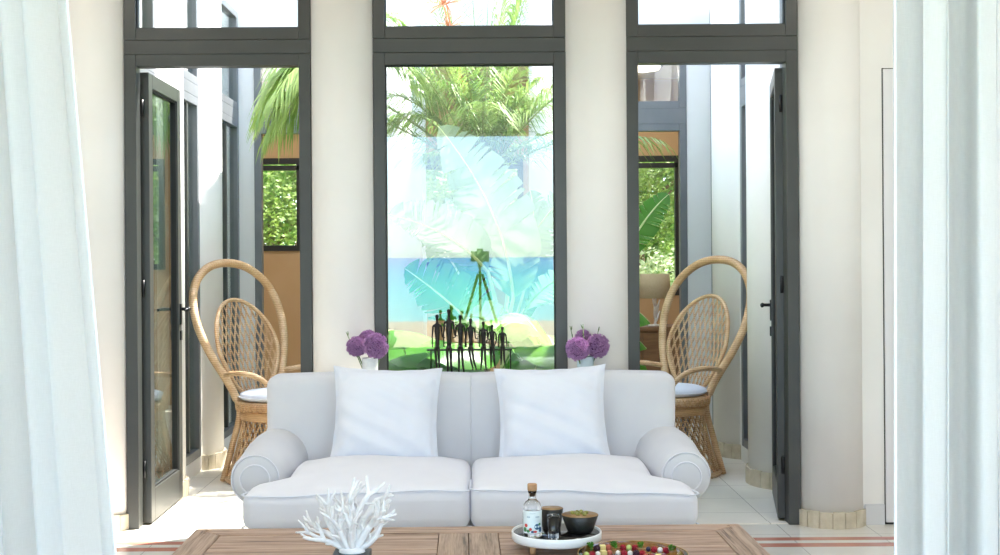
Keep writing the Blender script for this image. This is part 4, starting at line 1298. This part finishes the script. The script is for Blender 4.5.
FIG = [(437, 315.5, 437, 368, 440, 'down', 'out', 1.12), (448.8, 310.5, 448, 374, 452, 'down', 'out', 1.22), (460.2, 316, 459, 373, 464, 'out', 'down', 1.12), (470.5, 319.5, 473, 369, 476, 'down', 'out', 1.05),
       (483.3, 322.5, 481, 369, 486, 'down', 'out', 0.98), (492, 325.5, 491, 367, 495, 'out', 'lap', 0.95), (502.3, 327.5, 501, 364, 504.5, 'down', 'down', 0.92)]

for f in FIG: figure(*f, 0)

# ---- white coral on a dark block
def wt(px, py, Y): return unproj(px, py, Y)
cb = unproj(352, 551, 3.92)
co = empty('coral_sculpture', (cb.x, 3.92, TT)); tag(co, 'branching white coral sculpture on a dark block, left side of the coffee table', 'sculpture')
BH = 0.058
m = MB(); m.box(-0.058, 0.058, -0.05, 0.05, 0.0, BH); m.build('base_block', 'slate', co, bevel=0.002)
rnd = random.Random(19)
cm = MB()
cm.ball((0, 0, BH + 0.002), 0.040, 16, 8, (1.05, 0.8, 0.45))
def branch(p, d, ln, r, depth):
    pts = [p]; dd = d.copy(); q = p.copy()
    n = 5
    for k in range(n):
        dd = (dd + Vector((rnd.uniform(-.16, .16), rnd.uniform(-.16, .16), rnd.uniform(-.06, .14)))).normalized()
        q = q + dd * ln / n; pts.append(q.copy())
    r1 = r * (0.72 if depth > 0 else 0.55)
    rs = [r + (r1 - r) * k / n for k in range(n + 1)]
    cm.tube(spline(pts, 2), [r + (r1 - r) * k / (2 * n) for k in range(2 * n + 1)], 8)
    cm.ball(q, r1 * 1.0, 8, 6)
    if depth > 0:
        nb = rnd.choice((2, 2, 3))
        for b in range(nb):
            ang = rnd.uniform(0.35, 0.75); ax = Matrix.Rotation(rnd.uniform(0, 2 * PI), 3, dd) @ dd.orthogonal().normalized()
            nd_ = Matrix.Rotation(ang, 3, ax) @ dd
            if nd_.z < -0.1: nd_.z = abs(nd_.z) * 0.5
            branch(q, nd_.normalized(), ln * rnd.uniform(0.62, 0.85), r1 * 0.92, depth - 1)
        # a side twig halfway
        ax = Matrix.Rotation(rnd.uniform(0, 2 * PI), 3, dd) @ dd.orthogonal().normalized()
        nd_ = (Matrix.Rotation(0.9, 3, ax) @ dd).normalized()
        if nd_.z < -0.1: nd_.z *= -0.5
        branch(pts[3], nd_, ln * 0.5, r1 * 0.7, 0)
for (dx, dy, dz, ln, r) in ((-0.98, -0.1, 0.30, 0.064, 0.0105), (-0.90, 0.2, 0.62, 0.072, 0.012), (-0.66, -0.15, 0.9, 0.082, 0.0135), (-0.34, 0.2, 1.0, 0.086, 0.0155), (0.02, -0.1, 1.0, 0.090, 0.0150), (0.34, 0.15, 1.0, 0.086, 0.0155), (0.62, -0.15, 0.85, 0.082, 0.0135), (0.88, 0.2, 0.60, 0.074, 0.012), (0.98, -0.1, 0.28, 0.066, 0.0105), (0.1, -0.6, 0.8, 0.070, 0.011), (-0.15, 0.65, 0.9, 0.075, 0.012), (0.45, 0.5, 0.95, 0.070, 0.011), (-0.45, -0.4, 0.95, 0.070, 0.011)):
    d = Vector((dx, dy, dz)).normalized(); branch(Vector((dx * 0.018, dy * 0.014, BH + 0.010)), d, ln * 1.14, r * 1.05, 2)
cm.build('coral_branches', 'coral_white', co)

# ---- round tray on wooden feet
TX, TY = unproj(556.5, 531, 4.2).x, 4.2
tr = empty('serving_tray', (TX, TY, TT)); tag(tr, 'round white-rimmed serving tray with black top on wooden feet, right of the table middle', 'tray')
zt = 0.052
m = MB(); m.lathe([(0.0, zt - 0.022), (0.146, zt - 0.022), (0.151, zt - 0.016), (0.151, zt + 0.006), (0.149, zt + 0.009), (0.146, zt + 0.006), (0.145, zt - 0.002), (0.0, zt - 0.002)], 64); m.build('tray_rim', 'tray_white', tr)
m = MB(); m.lathe([(0.0, zt - 0.001), (0.1445, zt - 0.001), (0.1445, zt + 0.001), (0.0, zt + 0.001)], 64); m.build('tray_surface', 'tray_black', tr)
for a in (R(222), R(318), R(90)):
    m = MB(); m.lathe([(0.0095, 0.0), (0.0115, zt - 0.022)], 16, (0.112 * math.cos(a), 0.112 * math.sin(a), 0)); m.build('foot', 'leg_wood', tr)
TS = TT + zt + 0.001

# ---- bottle
bt = empty('glass_bottle', (unproj(532.5, 530, 4.15).x, 4.15, TS)); tag(bt, 'clear spirit bottle with cork stopper and pale picture label on the tray', 'bottle')
m = MB(); m.lathe([(0.0, 0.0), (0.028, 0.0), (0.0315, 0.004), (0.0320, 0.012), (0.0320, 0.092), (0.030, 0.104), (0.023, 0.114), (0.0145, 0.121), (0.0125, 0.127), (0.0125, 0.143), (0.0145, 0.145), (0.0145, 0.150), (0.0105, 0.150), (0.0105, 0.127), (0.020, 0.112), (0.0285, 0.098), (0.0290, 0.012), (0.0, 0.009)], 36)
m.build('bottle_glass', 'thick_glass', bt)
m = MB(); m.lathe([(0.0, 0.010), (0.0282, 0.0125), (0.0282, 0.086), (0.0, 0.086)], 32); m.build('liquid', 'spirit', bt)
m = MB(); m.lathe([(0.0095, 0.132), (0.0100, 0.150), (0.0155, 0.151), (0.0160, 0.156), (0.0160, 0.170), (0.0150, 0.173), (0.0, 0.174)], 28); m.build('cork_stopper', 'cork', bt)
def on_cyl(m, r, a0, a1, z0, z1, n=24):
    vs = []; fs = []
    for i in range(n + 1):
        a = a0 + (a1 - a0) * i / n
        vs += [(r * math.sin(a), -r * math.cos(a), z0), (r * math.sin(a), -r * math.cos(a), z1)]
    for i in range(n): fs.append((2 * i, 2 * i + 2, 2 * i + 3, 2 * i + 1))
    m.add(vs, fs, True)
m = MB(); on_cyl(m, 0.0324, -1.25, 1.25, 0.014, 0.088); lb = m.build('paper_label', 'label_paper', bt)
def blob(mat, pts, r, name):
    k = MB()
    for (a, z, ra, rz) in pts:
        n = 14; vs = [(r * math.sin(a), -r * math.cos(a), z)]
        for i in range(n):
            q = 2 * PI * i / n; aa = a + ra * math.cos(q); zz = z + rz * math.sin(q)
            vs.append((r * math.sin(aa), -r * math.cos(aa), zz))
        k.add(vs, [(0, 1 + i, 1 + (i + 1) % n) for i in range(n)], False)
    k.build(name, mat, lb)
blob('label_red', [(-0.75, 0.040, 0.20, 0.006), (-0.25, 0.028, 0.16, 0.005), (0.25, 0.020, 0.2, 0.004)], 0.0327, 'label_picture')
blob('label_blue', [(0.45, 0.036, 0.30, 0.010), (0.85, 0.026, 0.2, 0.009), (0.0, 0.020, 0.22, 0.004)], 0.0326, 'label_picture')
blob('label_green', [(-0.9, 0.026, 0.22, 0.008), (-0.5, 0.022, 0.2, 0.005), (0.75, 0.044, 0.16, 0.004)], 0.03265, 'label_picture')
k = MB()
for i in range(5):   # faint illegible line of small print and two short words
    on_cyl(k, 0.0326, -0.30 + i * 0.12, -0.22 + i * 0.12, 0.079, 0.0805, 2)
for a in (-0.62, -0.50, -0.38, 0.30, 0.42, 0.54, 0.66): on_cyl(k, 0.0326, a, a + 0.07, 0.066, 0.0705, 2)
k.build('label_print', 'label_ink', lb)

# ---- shot glass
def shot(x, y, label, r=0.0215, h=0.078):
    g = empty('shot_glass', (x, y, TS)); tag(g, label, 'glass')
    m = MB(); m.lathe([(0.0, 0.0), (r * 0.78, 0.0), (r * 0.82, 0.004), (r * 0.86, h * 0.3), (r, h), (r * 0.92, h), (r * 0.78, h * 0.32), (r * 0.6, h * 0.26), (0.0, h * 0.24)], 10)
    m.build('glass_body', 'thick_glass', g)
    m = MB(); m.lathe([(r * 0.92, h - 0.001), (r * 0.97, h + 0.001), (r * 1.0, h - 0.001)], 28); m.build('glass_rim', 'clear_glass', g)
shot(unproj(553.5, 533, 4.10).x, 4.10, 'faceted clear shot glass between the bottle and the olive bowl')

# ---- bowls
def bowl(x, y, r0, r1, h, mat, mat2, label, fill=None):
    b = empty('snack_bowl', (x, y, TS)); tag(b, label, 'bowl')
    m = MB(); m.lathe([(0.0, 0.0), (r0, 0.0), (r0 + 0.002, 0.003), (r1, h), (r1 - 0.001, h + 0.0008)], 48); m.build('bowl_shell', mat, b)
    m = MB(); m.lathe([(r1 - 0.0012, h + 0.0012), (r1 - 0.005, h + 0.0008), (r0 + (r1 - r0) * 0.6 - 0.006, h * 0.55), (r0 - 0.006, 0.008), (0.0, 0.007)], 48); m.build('bowl_lining', mat2, b)
    return b
bx = unproj(580, 530, 4.22).x
bowl(bx, 4.22, 0.042, 0.0625, 0.055, 'bowl_black', 'bowl_wood', 'wide black bowl of olives at the right of the tray')
bx2 = unproj(551.5, 530, 4.285).x
bowl(bx2, 4.275, 0.030, 0.040, 0.066, 'bowl_black', 'bowl_wood', 'taller black bowl with pale wooden lining behind the shot glass')
rnd = random.Random(4)
op = MB(); op.ball((0, 0, 0), 0.0072, 10, 7, (1, 1, 1.25)); 
olive0 = None; k = 0
for lay, zz, rr in ((0, 0.047, 0.041), (1, 0.059, 0.031)):
    for i in range(13 if lay == 0 else 9):
        a = 2.4 * i + lay; q = rr * math.sqrt((i + 0.4) / (13 if lay == 0 else 9))
        if olive0 is None:
            o = op.build('olive', 'olive'); olive0 = o
            pit = MB(); pit.lathe([(0.0, 0.0082), (0.002, 0.0089), (0.0, 0.0094)], 8); pit.build('pit_hole', 'nut', o)
        else: o = copy_tree(olive0)
        o.location = (bx + q * math.cos(a), 4.22 + q * math.sin(a), TS + zz); o.rotation_euler = (rnd.uniform(0, 3), rnd.uniform(0, 3), 0)
        tag(o, 'green olive among the olives heaped in the wide black bowl', 'olive', 'olives in the black bowl')

# ---- platter of fruit skewers
PXc, PYc = unproj(633, 560, 3.95).x, 3.95
pl = empty('fruit_platter', (PXc, PYc, TT)); tag(pl, 'round amber glass platter holding fruit skewers at the front of the table', 'platter')
m = MB(); m.lathe([(0.0, 0.0), (0.09, 0.0), (0.12, 0.004), (0.155, 0.018), (0.172, 0.036), (0.175, 0.040), (0.171, 0.041), (0.152, 0.023), (0.118, 0.009), (0.0, 0.006)], 64); m.build('platter_dish', 'amber', pl)
m = MB(); m.tube([(0.1735 * math.cos(2 * PI * i / 64), 0.1735 * math.sin(2 * PI * i / 64), 0.0405) for i in range(64)], 0.0018, 6, closed=True); m.build('platter_rim', 'amber_rim', pl)
KIND = {'R': ('raspberry', 'raspberry', 0.0105), 'B': ('blueberry', 'blueberry', 0.0085), 'K': ('blackberry', 'blackberry', 0.0110), 'C': ('cheese_cube', 'cheese', 0.0105), 'M': ('melon_ball', 'melon', 0.0105), 'F': ('fig_piece', 'fig', 0.0110), 'W': ('mozzarella_ball', 'mozzarella', 0.0095)}
def skewer(cx, cy, z, ang, seq, label, seed):
    rnd = random.Random(seed)
    s = empty('fruit_skewer', (cx, cy, z), ang); tag(s, label, 'skewer', 'fruit skewers on the platter')
    L = 0.0195 * len(seq)
    m = MB(); m.tube([(-L / 2 - 0.03, 0, 0), (L / 2 + 0.012, 0, 0)], 0.0012, 6); m.build('stick', 'leg_wood', s)
    for i, c in enumerate(seq):
        x = -L / 2 + 0.0195 * (i + 0.5); m = MB()
        if c == 'G':
            for q in range(5):
                a = rnd.uniform(0, 6.28); d = Vector((rnd.uniform(-.5, .5), math.cos(a), abs(math.sin(a)) + 0.4)).normalized()
                p0 = Vector((x, 0, 0.002)); blade(m, [p0 + d * 0.026 * t / 6 + Vector((0, 0, -0.006 * (t / 6) ** 2)) for t in range(7)], 0.018, d.cross(Vector((1, 0.2, 0))).normalized(), 0.2, 0, q, NW=2)
            m.build('mint_leaf', 'mint', s); continue
        nm, mt, r = KIND[c]
        if c == 'C': m.rbox((x, 0, 0), (r * 0.85, r, r), 0.002, 2, 2)
        elif c in 'RK':
            m.ball((x, 0, 0), r * 0.86, 12, 8)
            for q in range(34):
                zz = 1 - 2 * (q + .5) / 34; a = q * 2.39996; e = math.sqrt(1 - zz * zz)
                m.ball((x + zz * r * 0.9, e * math.cos(a) * r * 0.85, e * math.sin(a) * r * 0.85), r * 0.24, 6, 4)
        else: m.ball((x, 0, 0), r, 14, 10, (0.92, 1, 1))
        m.build(nm, mt, s)
zz = TT + 0.022
skewer(PXc - 0.085, PYc + 0.108, zz + 0.010, R(8), 'GKCFG', 'fruit skewer at the back left of the platter, with a mint sprig', 1)
skewer(PXc + 0.012, PYc + 0.125, zz + 0.006, R(-4), 'RMRG', 'fruit skewer at the back middle of the platter', 2)
skewer(PXc + 0.098, PYc + 0.085, zz + 0.008, R(-22), 'BRWRG', 'fruit skewer at the back right of the platter, starting with a blueberry', 3)
skewer(PXc - 0.105, PYc + 0.060, zz + 0.002, R(14), 'MRWCF', 'fruit skewer just in front of the back left one', 4)
skewer(PXc + 0.000, PYc + 0.075, zz + 0.000, R(-3), 'WRWKR', 'fruit skewer in the middle of the platter', 5)
skewer(PXc + 0.085, PYc + 0.035, zz - 0.004, R(-12), 'FRCRB', 'fruit skewer to the right of the platter middle', 6)
skewer(PXc - 0.060, PYc + 0.010, zz - 0.008, R(6), 'RCMKW', 'fruit skewer at the front left of the platter', 7)
skewer(PXc + 0.050, PYc - 0.035, zz - 0.008, R(-6), 'KWRMC', 'frontmost fruit skewer on the platter', 8)

# ---- table lamp and console in the ochre room
fc = empty('sideboard', (1.62, 11.2, 0)); tag(fc, 'low brown sideboard under the right far window carrying the table lamp', 'sideboard')
m = MB(); m.rbox((0, 0, 0.755), (0.62, 0.21, 0.02), 0.006, 2, 2); m.build('sideboard_top', 'console_brown', fc)
m = MB(); m.box(-0.60, 0.60, -0.19, 0.19, 0.10, 0.735); m.build('sideboard_body', 'console_brown', fc, bevel=0.004)
for i in range(3):
    m = MB(); a = -0.59 + 0.395 * i; m.box(a + 0.004, a + 0.39, -0.203, -0.192, 0.12, 0.72); d = m.build('door', 'console_brown', fc, bevel=0.003)
    m = MB(); m.ball((a + 0.36, -0.212, 0.43), 0.010, 10, 6); m.build('knob', 'black_metal', d)
for x in (-0.56, 0.56):
    for y in (-0.15, 0.15):
        m = MB(); m.lathe([(0.014, 0), (0.022, 0.10)], 12, (x, y, 0)); m.build('leg', 'console_brown', fc)
lp = unproj(655, 298, 11.15)
lm = empty('table_lamp', (lp.x, 11.15, 0.775)); tag(lm, 'table lamp with beige linen drum shade and white coral base on the sideboard', 'lamp')
m = MB(); m.lathe([(0.138, lp.z - 0.775), (0.126, lp.z - 0.775 + 0.215)], 40)
sh_top = lp.z - 0.775 + 0.215
sh = MB(); n = 40
for (r0, z0, r1, z1) in ((0.142, lp.z - 0.775, 0.130, sh_top), (0.138, lp.z - 0.775, 0.126, sh_top)):
    sh.lathe([(r0, z0), (r1, z1)], n)
shp = MB(); vs = []; fs = []
prof = [(0.142, lp.z - 0.775), (0.130, sh_top), (0.126, sh_top), (0.138, lp.z - 0.775)]
for r, z in prof:
    for j in range(n): vs.append((r * math.cos(2 * PI * j / n), r * math.sin(2 * PI * j / n), z))
for i in range(4):
    for j in range(n): fs.append((i * n + j, i * n + (j + 1) % n, ((i + 1) % 4) * n + (j + 1) % n, ((i + 1) % 4) * n + j))
shp.add(vs, fs, True); shp.build('lamp_shade', 'lamp_linen', lm)
m = MB(); m.lathe([(0.0, 0.0), (0.06, 0.0), (0.06, 0.012), (0.0, 0.014)], 24); m.tube([(0, 0, 0.012), (0, 0, sh_top - 0.03)], 0.006, 8)
rnd = random.Random(8)
for i in range(9):
    a = rnd.uniform(0, 6.28); b = Vector((0, 0, 0.015 + 0.02 * i)); d = Vector((math.cos(a) * 0.6, math.sin(a) * 0.4, 1)).normalized()
    m.tube([b, b + d * 0.05, b + d * 0.08 + Vector((0, 0, 0.03))], [0.013, 0.010, 0.005], 7)
m.build('lamp_base', 'coral_white', lm)
m = MB(); m.ball((0, 0, sh_top - 0.08), 0.028, 12, 8); m.tube([(0, 0, sh_top - 0.01), (0.06, 0, sh_top - 0.006), (0.128, 0, sh_top - 0.006)], 0.002, 5); m.tube([(0, 0, sh_top - 0.01), (-0.128, 0, sh_top - 0.006)], 0.002, 5); m.build('bulb_holder', 'tray_white', lm)

# ---- the photographer's tripod (mirrored in the centre window), just behind the lens point
tp = empty('camera_tripod', (0, -0.16, 0)); tag(tp, 'black camera on a slim tripod, seen mirrored in the centre window', 'tripod')
m = MB(); m.rbox((0, 0.0, 1.405), (0.098, 0.038, 0.056), 0.012, 3, 3); m.rbox((0, 0.0, 1.468), (0.032, 0.030, 0.020), 0.008, 2, 2); m.build('camera_body', 'camera_black', tp)
m = MB(); m.lathe([(0.0, 0.03), (0.037, 0.03), (0.038, 0.10), (0.034, 0.105), (0.0, 0.100)], 28, (0, 0, 0), Matrix.Translation((0, 0, 1.395)) @ Matrix.Rotation(R(-90), 4, 'X')); m.build('lens', 'camera_black', tp)
m = MB(); m.ball((0, 0, 1.315), 0.028, 14, 10); m.tube([(0, 0, 1.345), (0, 0, 1.33)], 0.03, 12); m.tube([(0, 0, 1.30), (0, 0, 0.75)], 0.013, 10); m.build('center_column', 'camera_black', tp)
for a in (R(90), R(210), R(330)):
    m = MB(); c, s_2 = math.cos(a), math.sin(a)
    m.tube([(0.025 * c, 0.025 * s_2, 1.22), (0.20 * c, 0.20 * s_2, 0.70)], 0.014, 8); m.tube([(0.20 * c, 0.20 * s_2, 0.70), (0.42 * c, 0.42 * s_2, 0.0)], 0.010, 8)
    m.build('leg', 'camera_black', tp)
